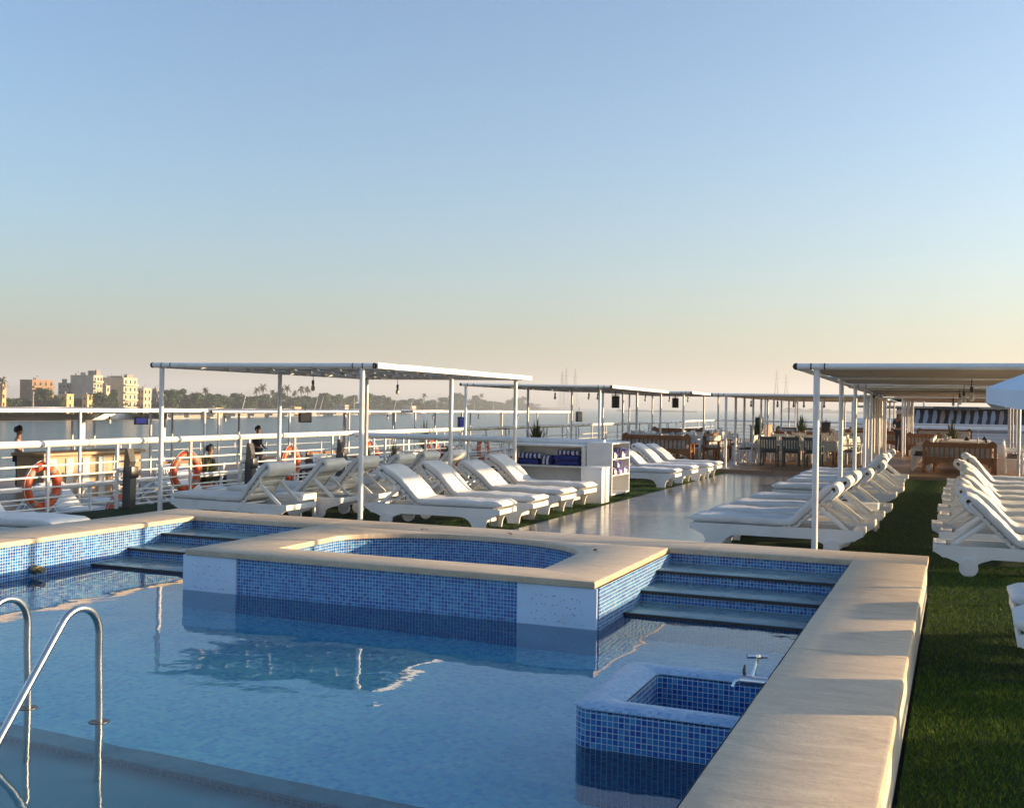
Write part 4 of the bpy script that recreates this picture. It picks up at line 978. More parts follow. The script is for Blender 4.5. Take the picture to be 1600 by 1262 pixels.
# ---------------------------------------------------------------- people
def skin_obj(name, pts, edges, mat, parent, sub=2, root=0):
    me = bpy.data.meshes.new(name); me.from_pydata([p[:3] for p in pts], edges, []); me.materials.append(M[mat])
    o = bpy.data.objects.new(name, me); COL.objects.link(o); o.parent = parent
    o.modifiers.new('skin', 'SKIN'); s_ = o.modifiers.new('sub', 'SUBSURF'); s_.levels = s_.render_levels = sub
    for i, v in enumerate(me.skin_vertices[0].data): v.radius = (pts[i][3], pts[i][4] if len(pts[i]) > 4 else pts[i][3]); v.use_root = (i == root)
    me.polygons.foreach_set('use_smooth', [True]*len(me.polygons)); o.modifiers['skin'].use_smooth_shade = True
    return o
def person(label, loc, rz, sit=False, shirt='shirt_dark', cap=None):
    "facing local -y; origin on the floor (standing) or below the seat (sitting)"
    t = thing('person', label, 'person', loc, rz)
    H = .95 if not sit else .50
    P = [(0, 0, H, .13, .10), (0, .01, H+.22, .12, .09), (0, .01, H+.42, .16, .10), (0, 0, H+.52, .06), (0, -.01, H+.60, .055), (0, -.02, H+.67, .085, .095), (0, -.015, H+.76, .085, .10)]
    E_ = [(0, 1), (1, 2), (2, 3), (3, 4), (4, 5), (5, 6)]
    A = []; L = []
    for sx in (-1, 1):
        k = len(P); P += [(sx*.19, .01, H+.44, .055), (sx*.25, .03, H+.20, .042), (sx*.22, -.14, H+.04, .032), (sx*.20, -.20, H+.02, .026, .035)]
        E_ += [(2, k), (k, k+1), (k+1, k+2), (k+2, k+3)]; A.append(k)
        for f in range(4):
            m = len(P); fx = sx*.20+(f-1.5)*.018; P += [(fx, -.25, H+.02, .009), (fx, -.285, H+.005-.004*abs(f-1), .007)]; E_ += [(k+3, m), (m, m+1)]
        m = len(P); P += [(sx*.165, -.225, H+.03, .010), (sx*.155, -.25, H+.025, .008)]; E_ += [(k+3, m), (m, m+1)]
        k = len(P)
        if sit: P += [(sx*.10, -.02, H-.02, .085), (sx*.11, -.42, H, .06), (sx*.11, -.44, .10, .042), (sx*.11, -.56, .04, .04, .03)]
        else: P += [(sx*.09, 0, H-.06, .085), (sx*.10, -.02, .50, .06), (sx*.10, .02, .09, .042), (sx*.10, -.12, .035, .04, .03)]
        E_ += [(0, k), (k, k+1), (k+1, k+2), (k+2, k+3)]; L.append(k)
    skin_obj('body', P, E_, 'skin', t)
    q = lambda i, s_: (*P[i][:3], P[i][3]*s_+.012, (P[i][4] if len(P[i]) > 4 else P[i][3])*s_+.012)
    sp = [q(0, 1.05), q(1, 1.05), q(2, 1.05), q(A[0], 1.05), q(A[0]+1, 1.1), q(A[1], 1.05), q(A[1]+1, 1.1)]
    skin_obj('shirt', sp, [(0, 1), (1, 2), (2, 3), (3, 4), (2, 5), (5, 6)], shirt, t)
    tp_ = [q(0, 1.02)]+[q(L[0]+i, 1.08) for i in range(3)]+[q(L[1]+i, 1.08) for i in range(3)]
    skin_obj('trousers', tp_, [(0, 1), (1, 2), (2, 3), (0, 4), (4, 5), (5, 6)], 'trousers', t)
    b = B(); z = H+.735
    b.loft([[(.098*math.cos(a)*k, -.002+.112*math.sin(a)*k+.012, z+zz+(.03 if math.sin(a) < -.3 else 0)) for a in [2*math.pi*i/14 for i in range(14)]] for k, zz in ((.95, -.06), (1.05, 0), (1.0, .06), (.75, .10), (.1, .125))])
    b.obj('hair' if not cap else 'cap', cap or 'hair', t, ang=80)
    b = B(); hz = H+.70
    b.lathe([(.001, -.012), (.012, 0), (.001, .03)], (0, -.125, hz-.01), 8); b.box(-.025, .025, -.118, -.108, hz-.055, hz-.045, 0, .003)
    for sx in (-1, 1): b.lathe([(.001, -.012), (.011, 0), (.001, .012)], (sx*.033, -.108, hz+.03), 8); b.box(sx*.095-.008, sx*.095+.008, -.02, .015, hz-.02, hz+.035, 0, .006)
    b.obj('face', 'skin', t); return t
NZ = -.75
person('dark-haired person in a pale checked shirt standing on the neighbouring ship at the left edge', (-24.7, 22.7, NZ), PI*.75, shirt='shirt_pale')
person('dark-haired person in navy standing on the neighbouring ship behind the deck railing', (-24.2, 33.3, NZ-.12), PI*.5)
person('dark-haired person sitting on the neighbouring ship left of the railing corner', (-19.5, 24.6, NZ), PI*.9, sit=True)
person('dark-haired person sitting far back at the stern on a brown bench', (-3.2, 54.5, .02), PI*.1, sit=True)
person('person in dark clothes and white cap standing among the poles right of the tables', (-2.25, 47, .1), PI*.8, cap='white')

# ---------------------------------------------------------------- neighbouring ship
ns = thing('neighbouring_ship', 'white ship moored alongside on the left with its own sun deck', 'ship', (-21, 30, NZ))
b = B(); b.prism([(2, -9.3), (60, -9.3), (66, -1), (60, NZ-.06), (-4, NZ-.06), (-2, -9)], lambda p, k: (-14.3 if k == 0 else -28.3, p[0], p[1])); part(b, 'hull', 'hull', ns, ang=None)
b = B(); b.box(-28.2, -14.4, -3.5, 59.5, NZ-.058, NZ); part(b, 'deck', 'planks', ns, ang=None)
railing('ship_railing', 'low lit white railing along the near edge of the neighbouring ship', [(-14.55, 4), (-14.55, 59)], 1.05, .05, [.2, .4, .6, .8], [(-14.55, 4+2.2*i) for i in range(26)], z0=NZ, coup=None)
railing('ship_railing', 'thin grey railing along the far edge of the neighbouring ship against the river', [(-27.9, 6), (-27.9, 59)], 1.1, .022, [.35, .7], [(-27.9, 6+2.2*i) for i in range(25)], z0=NZ, coup=None, rbar=.012)
GN = 'canopies on the neighbouring ship'
pergola('shade_pergola', 'long white canopy of the neighbouring ship at the left edge of the photo', [(-25.2, 11.5), (-20.4, 11.5), (-19.8, 24.8), (-24.6, 24.8)], [(-20.5, 12), (-20.3, 15.6), (-19.95, 20.2), (-19.7, 24.6), (-25.0, 12), (-24.8, 18), (-24.5, 24.5)], 1.56, z0=NZ, lace=False, group=GN)
pergola('shade_pergola', 'grey-edged canopy of the neighbouring ship behind the nearest left pergola', [(-25.0, 25.4), (-20.1, 25.4), (-20.2, 37.0), (-25.2, 37.0)], [(-20.15, 25.8), (-20.2, 29.5), (-20.2, 33.2), (-20.25, 36.7), (-24.9, 25.8), (-25, 29.5), (-25, 33.2), (-25.1, 36.7), (-22.5, 25.6), (-22.5, 36.7)], 1.53, z0=NZ, lace=False, fascia=False, group=GN)
pergola('shade_pergola', 'farthest white canopy of the neighbouring ship, right of the towel shelf poles', [(-23.5, 37.6), (-20.0, 37.6), (-18.2, 51.5), (-22, 51.5)], [(-20.0, 37.9), (-19.5, 41.2), (-19.1, 44.6), (-18.7, 48), (-18.3, 51.2), (-23.3, 37.9), (-23, 41.5), (-22.7, 45), (-22.4, 48.3), (-22, 51.2)], 1.54, z0=NZ, lace=False, group=GN)
pf = thing('white_portal', 'white rectangular frame standing on the neighbouring ship near the left edge', 'frame', (-23.3, 23, NZ))
b = B(); b.box(-23.45, -23.25, 19.2, 27.2, 1.24, 1.42, bev=.01); part(b, 'beam', 'white', pf)
for y in (23.7, 27.1): b = B(); b.box(-23.42, -23.28, y-.08, y+.08, NZ, 1.238, bev=.01); part(b, 'post', 'white', pf)
bf = thing('buffet_counter', 'beige slatted buffet counter on the neighbouring ship at the left', 'counter', (-22, 20.5, NZ))
b = B(); b.box(-21.8, -20.9, 20.0, 23.4, NZ, .40); part(b, 'body', 'tan_wood', bf)
b = B(); b.box(-21.9, -20.8, 19.9, 23.5, .402, .48, bev=.015); part(b, 'top', 'tan_wood', bf)
for i in range(6): b = B(); b.box(-20.898, -20.87, 20.15+.55*i, 20.38+.55*i, NZ+.05, .33); part(b, 'door_slat', 'cushion', bf)
for i, (x, y, rz, k) in enumerate([(-16.2, 12.0, .0, 0), (-16.3, 13.4, .1, 1), (-16.2, 14.9, 0, 2), (-16.2, 16.4, .05, 0), (-16.3, 18.0, 0, 1), (-16.2, 20.2, 0, 2), (-16.2, 22.0, 0, 3), (-16.2, 23.6, 0, 0)]):
    dup(VAR[k], (x, y, NZ), rz+(PI if i % 2 else 0), 'white lounger on the neighbouring ship seen through the railing, %s from the left' % ORD[i+1], 'sun loungers of the neighbouring ship')
for i, (x, y, rz) in enumerate([(-19.4, 21.2, 1), (-19.2, 22.6, 1.3), (-18.6, 23.6, -1), (-19.5, 26.4, .5), (-18.8, 27.4, 1.6), (-19.3, 30.2, 1.5), (-18.7, 31.6, -1.2), (-19.2, 33.5, 1.5), (-18.9, 36.4, 1.2), (-18.6, 39, 1.5)]):
    dup(ch_w, (x, y, NZ), rz, 'white chair on the neighbouring ship, %s from the left' % ORD[i+1], 'chairs on the neighbouring ship')
for i, (x, y, w_) in enumerate([(-20.3, 24.6, 1.8), (-19.9, 29.0, 2.2), (-20.4, 32.4, 2.4), (-19.6, 35.2, 2.4), (-19.2, 40.5, 2.6)]):
    bench(x, y, w_, PI*.5, 'dark brown bench on the neighbouring ship, %s from the left' % ORD[i+1], 'teak' if i != 1 else 'darkseat').location.z = NZ
planter(-17.2, 20.0, NZ, 'dark spiky palm plant on the neighbouring ship beside the second life ring, left one', 'terracotta', .8, 70, .035, .55, leaf='leaf', ph=.4)
planter(-17.9, 22.4, NZ, 'tall spiky palm plant on the neighbouring ship beside the second life ring, right one', 'terracotta', 1.0, 110, .035, .75, ph=.45)
planter(-19.7, 38.2, NZ, 'thin leafy tree in a pot under the canopies of the neighbouring ship', 'terracotta', 2.0, 60, .03, .6, ph=.4)
planter(-15.4, 16.8, NZ, 'low green bush on the neighbouring ship beside the first grey lamp housing', 'white', .4, 80, .03, .5, leaf='leaf', ph=.3)
for i, (y, lb) in enumerate([(15.6, 'orange life ring low on the neighbouring ship right of the first deck ring'), (29.5, 'orange life ring on the neighbouring ship behind the railing corner'), (34.5, 'orange life ring on the neighbouring ship behind the spiky plants'), (40, 'orange life ring on the neighbouring ship above the towel shelf')]):
    dup(ring0, (-14.42, y, NZ+.45), R(5), lb, 'life rings of the neighbouring ship')
M['screen'] = plain('blue_screen', (.03, .04, .22), .2)
t_ = M['screen'].node_tree.nodes['Principled BSDF']; t_.inputs['Emission Color'].default_value = (.05, .06, .5, 1); t_.inputs['Emission Strength'].default_value = .06
for i, (x, y, z, lit, lb) in enumerate([(-20.1, 22.5, 1.19, 1, 'small dark screen with a blue picture under the left canopy of the neighbouring ship'), (-20.2, 30.4, 1.17, 0, 'dark loudspeaker box under the middle canopy of the neighbouring ship'), (-19.4, 41.0, .82, 1, 'black loudspeaker with blue glow under the far canopy of the neighbouring ship'), (-19.0, 55, 1.0, 0, 'black loudspeaker at the far end of the neighbouring ship')]):
    t = thing('loudspeaker' if i else 'display_screen', lb, 'loudspeaker' if i else 'screen', (x, y, z), .75, None)
    w_, h = [(.36, .20), (.42, .34), (.34, .50), (.32, .55)][i]
    b = B(); b.box(-w_/2, w_/2, -.1, .1, 0, h, bev=.01); b.obj('cabinet', 'black', t)
    b = B(); b.box(-w_/2+.05, w_/2-.05, -.108, -.1, .03, h-.03); b.obj('front_panel', 'screen' if lit else 'lampgrey', t)
    b = B(); b.tube([(0, 0, h), (0, 0, h+.25)], .014, 6); b.obj('hanger', 'black', t)
for i, (y, x) in enumerate([(21.3, -20.05), (26.3, -20.3), (30.9, -20.35), (36.2, -20.3), (39.3, -19.9), (42.9, -19.5), (46.5, -19.1)]):
    bulb(x, y, 1.52, 'bulb hanging under the canopies of the neighbouring ship, %s from the left' % ORD[i+1])

# ---------------------------------------------------------------- ship moored behind on the right
rs = thing('river_ship', 'white river ship moored behind the stern with slanted dark windows', 'ship', (4, 72, -9))
b = B(); b.box(-6.5, 18, 70, 100, -9.2, .55); b.box(-6.3, 18, 71, 99, .552, 1.0); part(b, 'hull', 'hull', rs, ang=None)
b = B(); b.box(-6.7, 18.2, 69.8, 70.6, .80, .98, bev=.03); b.box(-6.0, -3.2, 69.6, 71.5, .982, 1.35, bev=.15, seg=3); part(b, 'deck_edge', 'white', rs)
M['fin'] = plain('muted_white', (.27, .28, .31), .5)  # white toned down to an even grey
M['b_grey2'] = plain('weathered_panel', (.30, .20, .18), .7)
M['window_dark'] = plain('dark_window', (.022, .026, .04), .12, var=.4)
b = B(); b.prism([(71.6, 1.0), (72.3, 2.02), (72.6, 2.02), (72.6, 1.0)], lambda p, k: (-3.6 if k == 0 else 17, p[0], p[1])); part(b, 'window_band', 'window_dark', rs, ang=None)
for i in range(30):
    x = -2.5+.48*i+random.uniform(-.03, .03); b = B()
    b.prism([(x, 1.0), (x+.20, 1.0), (x+.33, 1.5), (x+.30, 1.92), (x+.12, 1.92), (x+.05, 1.5)], lambda p, k: (p[0], 71.45+(p[1]-1.0)*.66+.07*k, p[1])); part(b, 'window_post', 'b_grey2' if i % 7 == 3 else 'fin', rs, ang=None)
b = B(); b.box(-6.2, 18, 71.9, 98, 2.03, 2.16, bev=.02); part(b, 'roof', 'canvas', rs)
for i in range(12):
    b = B(); x = -6+2.0*i; b.tube([(x, 72.2, 2.16), (x, 72.2, 2.6)], .05, 6); part(b, 'roof_post', 'post', rs)
b = B(); b.box(-6.2, 16, 73, 97, 2.6, 2.7); part(b, 'sun_awning', 'canvas', rs)
b = B(); b.box(-1.4, 1.2, 71.4, 71.85, 1.95, 2.15, bev=.01); part(b, 'name_board', 'window_dark', rs)

# ---------------------------------------------------------------- far bank
BLN = [(-350, -300), (-405, 330), (-415, 469), (-470, 677), (-554, 1008), (-740, 1700), (-1009, 2686), (-1500, 4200), (-2100, 6000)]
def along(s_):
    k = min(int(s_), len(BLN)-2); f = s_-k; return (BLN[k][0]*(1-f)+BLN[k+1][0]*f, BLN[k][1]*(1-f)+BLN[k+1][1]*f)
b = B(); rows = []
for i in range(0, 8*24+1):
    x, y = along(min(i/24, 7.9999)); row = []
    for off, z in [(-4, -9.4), (0, -8.9), (3, -8.2), (9, -7.7), (40, -7.0), (140, -6.6), (600, -5), (3000, -2), (6000, 2)]:
        n_ = noise.noise(Vector((x*.03, y*.03, off*.01))); row.append(b.bm.verts.new((x-off*.95+n_*3*(off < 50), y+off*.2, z+n_*.6)))
    rows.append(row)
for r1, r2 in zip(rows, rows[1:]):
    for j in range(len(r1)-1): b.face((r1[j], r2[j], r2[j+1], r1[j+1]))
struct(b, 'west_river_bank', 'bank')
def land(name, pts, hgt, mat='bank', w_=300):
    b = B(); rows = []
    for k in range(len(pts)-1):
        for q in range(24):
            f = q/24; x = pts[k][0]*(1-f)+pts[k+1][0]*f; y = pts[k][1]*(1-f)+pts[k+1][1]*f
            nn = .5+.5*noise.noise(Vector((x*.004, y*.004, 1)))+.35*noise.noise(Vector((x*.02, y*.02, 4)))
            d = Vector((x, y)).normalized()
            rows.append([b.bm.verts.new((x+d.x*o_, y+d.y*o_, z if not hh else z+hgt*max(.12, nn)*hh)) for o_, z, hh in ((0, -9.3, 0), (w_*.03, -8.2, .0), (w_*.15, -8, .45), (w_*.35, -8, 1), (w_*.7, -8, .5), (w_, -9.3, 0))])
    for r1, r2 in zip(rows, rows[1:]):
        for j in range(5): b.face((r1[j], r2[j], r2[j+1], r1[j+1]))
    return struct(b, name, mat)
land('east_river_bank', [(-520, 3500), (-300, 3250), (50, 3000), (600, 2700), (1400, 2300)], 20, 'leaf', 200)
land('river_island', [(-760, 2480), (-690, 2430), (-610, 2440), (-560, 2470)], 5, 'leaf', 60)
land('desert_hills', [(-7500, 4200), (-6300, 5200), (-5200, 5600), (-4300, 6300), (-3300, 6900), (-2200, 7400), (-700, 7900), (1500, 8100)], 118, 'hill', 900)
# trees on the bank
def leaf_cloud(b, lobes, n, s_):
    for (cx_, cy, cz, rx, rz) in lobes:
        for i in range(n):
            while True:
                v = Vector((random.uniform(-1, 1), random.uniform(-1, 1), random.uniform(-1, 1)))
                if .25 < v.length < 1: break
            v *= (.55+.45*random.random())/max(.55, v.length) if random.random() < .6 else 1
            p = Vector((cx_+v.x*rx, cy+v.y*rx, cz+v.z*rz)); nrm = (v+Vector((random.gauss(0, .5), random.gauss(0, .5), random.gauss(0, .5)))).normalized()
            u = nrm.orthogonal().normalized(); w_ = nrm.cross(u); q = s_*random.uniform(.6, 1.3)
            b.face(b.ring([p+u*q, p+w_*q*.8, p-u*q, p-w_*q*.8]))
def tree_master(seed, kind):
    random.seed(seed); t = thing('riverside_tree', 'x', 'tree')
    b = B(); b.tube([(0, 0, -.05), (.02, 0, .15), (-.02, .02, .3), (.03, 0, .5)], [.045, .035, .028, .015], 8)
    for i in range(4): a = i*1.6+seed; b.tube([(0, 0, .25), (.15*math.cos(a), .15*math.sin(a), .45), (.28*math.cos(a), .28*math.sin(a), .6)], [.02, .014, .006], 5)
    b.obj('trunk', 'bark', t)
    b = B(); lobes = []
    for i in range(14 if kind == 0 else 15):
        a = random.uniform(0, 6.28); r_ = random.uniform(.05, .30); z = random.uniform(.12, .80) if kind == 0 else random.uniform(.08, .86)
        k = random.uniform(.13, .24)*(1 if z < .65 else .8); lobes.append((r_*math.cos(a)*(1.15 if kind == 0 else .8), r_*math.sin(a), z, k, k*.85))
    leaf_cloud(b, lobes, 130, .034); b.obj('crown', 'leaf', t, ang=None, recalc=False); return t
TV = [tree_master(s_, s_ % 2) for s_ in (21, 22, 23, 24)]
random.seed(9)
TR = [(-440, 394, 1.6, 5.0), (-444, 403, 2.9, 7.2), (-446, 412, 2.4, 9.5), (-451, 425, 6.2, 8.2), (-444, 425, 7.3, 9.6), (-450, 437, 5.1, 6.0), (-422, 414, 4.0, 5.0), (-436, 434, 4.1, 7.4), (-432, 436, 2.2, 6.9), (-423, 436, 5.8, 9.1), (-421, 442, 7.4, 10.1), (-418, 443, 6.9, 7.4), (-420, 449, 7.5, 6.1), (-439, 515, 10.3, 8.9), (-450, 536, 11.5, 12.6), (-454, 549, 7.3, 6.8), (-441, 542, 7.3, 10.0), (-450, 562, 7.1, 10.3), (-456, 581, 9.1, 11.5), (-477, 618, 8.7, 11.2), (-477, 631, 8.0, 12.3), (-466, 629, 7.2, 12.2), (-487, 671, 8.1, 12.9), (-474, 664, 9.6, 12.7), (-493, 705, 9.6, 14.4), (-486, 712, 8.3, 13.4), (-490, 734, 9.6, 13.7), (-519, 797, 9.3, 14.8), (-508, 795, 10.5, 13.6), (-515, 823, 11.5, 13.9), (-539, 877, 9.7, 13.6), (-540, 890, 11.8, 11.2), (-541, 925, 12.3, 12.8), (-563, 980, 12.4, 14.9), (-560, 991, 11.2, 13.6), (-573, 1036, 8.3, 17.0), (-574, 1062, 6.4, 15.9), (-603, 1141, 10.0, 18.5), (-612, 1188, 7.3, 16.0), (-630, 1246, 9.4, 18.4), (-643, 1299, 11.6, 17.4), (-655, 1362, 21.3, 14.5), (-666, 1402, 20.1, 14.9), (-687, 1488, 15.5, 13.7), (-696, 1521, 16.8, 18.0), (-713, 1590, 12.4, 16.7), (-735, 1665, 10.9, 17.4), (-768, 1779, 10.6, 20.9), (-793, 1888, 12.6, 22.1), (-847, 2071, 21.9, 29.5), (-859, 2121, 12.9, 21.9), (-903, 2287, 9.6, 26.5)]
for i, (x, y, zt, wd) in enumerate(TR):
    h = (zt+7.6)*1.0; lb = 'bushy dark green tree on the far riverbank, %s from the left' % ORD[i+1]; sc = (wd*1.7, wd*1.7, h)
    if i < 4: o = TV[i]; o.location = (x, y, -7.6); o.scale = sc; o['label'] = lb; o['group'] = 'trees on the far riverbank'; o.rotation_euler = (0, 0, i)
    else: dup(TV[i % 4], (x, y, -7.6), random.uniform(0, 6.28), lb, 'trees on the far riverbank', sc)
def palm_master(seed):
    random.seed(seed); t = thing('palm_tree', 'x', 'palm tree')
    b = B(); b.tube([(0, 0, -.02), (.01, 0, .3), (.025, .01, .6), (.02, 0, .86)], [.022, .016, .015, .016], 8); b.obj('trunk', 'bark', t)
    b = B()
    for i in range(26):
        a = random.uniform(0, 6.28); el = random.uniform(-.6, 1.3); L = random.uniform(.13, .19); prev = None
        for j in range(7):
            u = j/6; r_ = L*u*math.cos(el*(1-.4*u)); z = .86+L*u*math.sin(el)-.12*u*u*(.6+.4*math.cos(el)); ww = .022*math.sin(math.pi*min(1, u*.9+.12))+.002
            c = Vector((.02+r_*math.cos(a), r_*math.sin(a), z)); s_ = Vector((-math.sin(a), math.cos(a), 0))*ww
            cur = (b.bm.verts.new(c-s_-Vector((0, 0, ww*.8))), b.bm.verts.new(c), b.bm.verts.new(c+s_-Vector((0, 0, ww*.8))))
            if prev: b.face((prev[0], prev[1], cur[1], cur[0])); b.face((prev[1], prev[2], cur[2], cur[1]))
            prev = cur
    b.obj('crown', 'leaf_dry', t, ang=None, recalc=False); return t
PV = [palm_master(31), palm_master(32)]
random.seed(12)
for i, (x, y, zt, wd) in enumerate([(-434, 388, 13.5, 3.5), (-450, 562, 11.7, 3.5), (-469, 644, 13.4, 3.8), (-475, 660, 16.6, 4.9), (-483, 683, 12.3, 4.0), (-477, 684, 15.3, 4.5), (-494, 717, 17.0, 5.2), (-483, 712, 12.4, 4.6), (-499, 745, 16.6, 5.4), (-504, 762, 17.0, 5.5), (-595, 1151, 16.4, 7.0), (-715, 1586, 22.8, 7.3), (-856, 2114, 23.8, 10.9)]):
    h = (zt+7.6); lb = 'date palm rising above the far riverbank trees, %s from the left' % ORD[i+1]; sc = (max(h*.9, wd*3.2),)*2+(h,)
    if i < 2: o = PV[i]; o.location = (x, y, -7.6); o.scale = sc; o['label'] = lb; o['group'] = 'date palms on the far riverbank'
    else: dup(PV[i % 2], (x, y, -7.6), random.uniform(0, 6.28), lb, 'date palms on the far riverbank', sc)
b = B()
for i in range(2600):
    s_ = 1+5*random.random()**1.5; x, y = along(s_); off = random.uniform(6, 55); D = math.hypot(x, y); k = D/700
    leaf_cloud(b, [(x-off, y+off*.2, -7.2+random.uniform(0, 4.2)*(.5+off/60), 1.6*k, 1.5)], 7, .6*k**.5)
for s0, s1, n in ((1.6, 2.15, 90), (2.15, 2.6, 500), (2.6, 3.3, 800), (3.3, 4.2, 800), (4.2, 5.8, 900)):
    for i in range(n):
        x, y = along(random.uniform(s0, s1)); D = math.hypot(x, y); leaf_cloud(b, [(x-random.uniform(20, 60), y+8, random.uniform(-6.5, .2), 2.8*D/700, 2.4)], 16, .8*(D/700)**.5)
tag(b.obj('bank_undergrowth', 'leaf', ang=None, recalc=False), 'dense green bushes and reeds along the far riverbank', 'undergrowth', kind='stuff')

# buildings on the bank: shaded -y face and sunlit +x face with windows
M['b_cream'] = plain('cream_render', (.50, .42, .31), .9, var=.1, scale=.3, dirt=((.3, .24, .17), .5))
M['b_brick'] = plain('brown_brick', (.26, .165, .10), .9, var=.2, scale=.5)
M['b_grey'] = plain('grey_concrete', (.26, .235, .21), .9, var=.15, scale=.3)
M['b_yellow'] = plain('ochre_render', (.58, .40, .20), .9, var=.1, scale=.3)
def building(name, label, x, y, wx, dy, top, mat, floors, cols_s, cols_e, extra=None, balc=False):
    "corner (x, y) is the right end of the shaded face; z from the bank"
    t = thing(name, label, 'building', (x, y, -7.6)); H = top+7.6
    b = B(); b.box(-wx, 0, 0, dy, 0, H); b.box(-wx-.12, .12, -.12, dy+.12, H, H+.35); b.obj('walls', mat, t, ang=None)
    fh = H/floors
    for f in range(floors):
        for c in range(cols_e):
            yy = dy*(c+.5)/cols_e; b = B(); hw = min(.55, dy/cols_e*.3); b.box(.004, .05, yy-hw, yy+hw, fh*f+fh*.30, fh*f+fh*.75); w_ = b.obj('window', 'window_dark', t, ang=None)
            b = B(); b.box(.0, .25, yy-hw-.1, yy+hw+.1, fh*f+fh*.22, fh*f+fh*.28); b.obj('sill', mat, w_, ang=None)
        for c in range(cols_s):
            xx = -wx*(c+.5)/cols_s; b = B(); b.box(xx-.45, xx+.45, -.05, -.004, fh*f+fh*.35, fh*f+fh*.72); b.obj('window', 'window_dark', t, ang=None)
        if balc:
            b = B(); b.box(.0, 1.3, .3, dy-.3, fh*f-.05, fh*f+.12); b.box(1.2, 1.3, .3, dy-.3, fh*f+.12, fh*f+.95); b.obj('balcony', mat, t, ang=None)
    for q in range(max(1, int(wx/4))):
        b = B(); tx, ty = -wx*(q+.5)/max(1, int(wx/4)), dy*(.3+.4*((q*7) % 3)/2); b.tube([(tx, ty, H+.3), (tx, ty, H+1.5)], .5, 8); b.tube([(tx+1, ty+.5, H+.3), (tx+1, ty+.5, H+2.6)], .06, 4); b.box(tx+.4, tx+1.6, ty+.47, ty+.53, H+2.3, H+2.45); b.obj('roof_tank', 'b_grey', t, ang=40)
    for i, (ax, ay, bx, by, hh, m_) in enumerate(extra or []):
        b = B(); b.box(ax, bx, ay, by, H+.35, H+.35+hh); b.obj('roof_hut', m_, t, ang=None)
    return t
building('ochre_house', 'ochre house at the left edge of the far bank', -434, 388, 13.8, 3.0, 8.5, 'b_yellow', 4, 2, 1)
building('low_building', 'low brown building between the ochre house and the brick block', -446, 425, 8.7, 1.5, 7.0, 'b_brick', 3, 1, 1)
building('brick_block', 'brown brick apartment block with lit balconies on the far bank at left', -449, 421, 8.6, 14.6, 11.2, 'b_brick', 5, 0, 4, balc=True)
building('dark_block', 'dark grey block between the brick block and the large cream building', -460, 455, 5.7, 5.6, 10.3, 'b_grey', 5, 2, 2, [(-4, 1, -2.4, 3, 2.2, 'b_grey')])
building('cream_block', 'large cream apartment block with rooftop huts and sunlit balconies', -443, 458, 16.8, 6.7, 14.7, 'b_cream', 6, 0, 3, [(-5.5, 1.5, -1.0, 6, 2.6, 'b_grey'), (-10.5, 1, -9, 3, 1.6, 'b_cream'), (-.9, 2, .0, 5, 3.0, 'b_grey')], balc=True)
building('cream_block', 'grey-sided cream apartment block right of the largest one', -441, 479, 16.1, 10.9, 14.0, 'b_cream', 5, 0, 3, [(-11, 1, -2, 9, 1.0, 'b_grey'), (-2.2, 3, -.4, 8, 1.8, 'b_grey'), (-14, 2, -13, 3, .9, 'b_cream')], balc=True)
building('small_house', 'small pale house right of the two cream blocks', -438, 492, 4.3, 6.4, 8.3, 'b_cream', 4, 2, 2)
building('small_house', 'grey small house with dark windows behind the left pergola pole', -447, 513, 3.4, 3.9, 8.3, 'b_grey', 4, 2, 1)
building('small_house', 'small ochre house below the dark grey block', -421, 417, 5.2, 4.7, 3.9, 'b_yellow', 3, 1, 1)
building('small_house', 'small ochre house in front of the large cream block', -420, 430, 3.5, 3.6, 3.7, 'b_yellow', 3, 1, 1)
building('small_house', 'narrow cream annex between the two cream blocks', -433, 457, 2.7, 2.9, 9.1, 'b_cream', 4, 0, 1)
building('riverside_hut', 'long low sunlit hut under trees right of the small houses', -428, 545, 7, 7, -2.8, 'b_yellow', 1, 1, 2)
building('riverside_hut', 'long flat-roofed lit hut at the palm grove', -478, 705, 9, 9, -2.4, 'b_yellow', 1, 1, 3)
building('riverside_hut', 'white square hut right of the palm grove', -500, 815, 13, 6, -.5, 'b_cream', 2, 3, 2)
building('riverside_hut', 'low pale hut below the tall trees in the middle of the far bank', -553, 1040, 16, 10, -1.0, 'b_cream', 1, 3, 2)
b = B(); b.tube([(-428, 402, -8), (-428, 402, 4)], [.5, .4], 8); b.tube([(-428, 402, 4), (-428, 402, 5)], .65, 8)
tag(b.obj('concrete_mast', 'b_grey'), 'plain concrete mast on the far bank left of the brick block trees', 'mast')
# sailing boats and moored boats
def felucca(x, y, lean, top, label, small=False):
    t = thing('sailing_boat', label, 'sailing boat', (x, y, -9), R(70), 'sailing boats by the far bank')
    b = B(); L = 4.5; rows = []
    for i in range(13):
        u = -1+2*i/12; w_ = 1.5*(1-abs(u)**2.4)+.02; sh_ = .55+.5*u*u
        rows.append([(u*L, w_*math.cos(a), sh_+(.9*math.sin(a) if math.sin(a) < 0 else 0)) for a in [math.pi+math.pi*j/8 for j in range(9)]])
    b.loft(rows); b.obj('boat_hull', 'white', t, ang=40)
    c, s_ = math.cos(-R(70)), math.sin(-R(70)); h = top+9
    dx, dy = lean*.74, lean*.67; lx, ly = dx*c-dy*s_, dx*s_+dy*c
    b = B(); b.tube([(.5, 0, .4), (.5+lx*.4, ly*.4, h*.5)], [.12, .08], 6); b.obj('mast', 'bark', t)
    b = B(); b.tube([(.3, 0, .9), (.3+lx*.5, ly*.5, h*.5), (.3+lx, ly, h)], [.30, .24, .08], 7); b.obj('furled_sail', 'cushion', t)
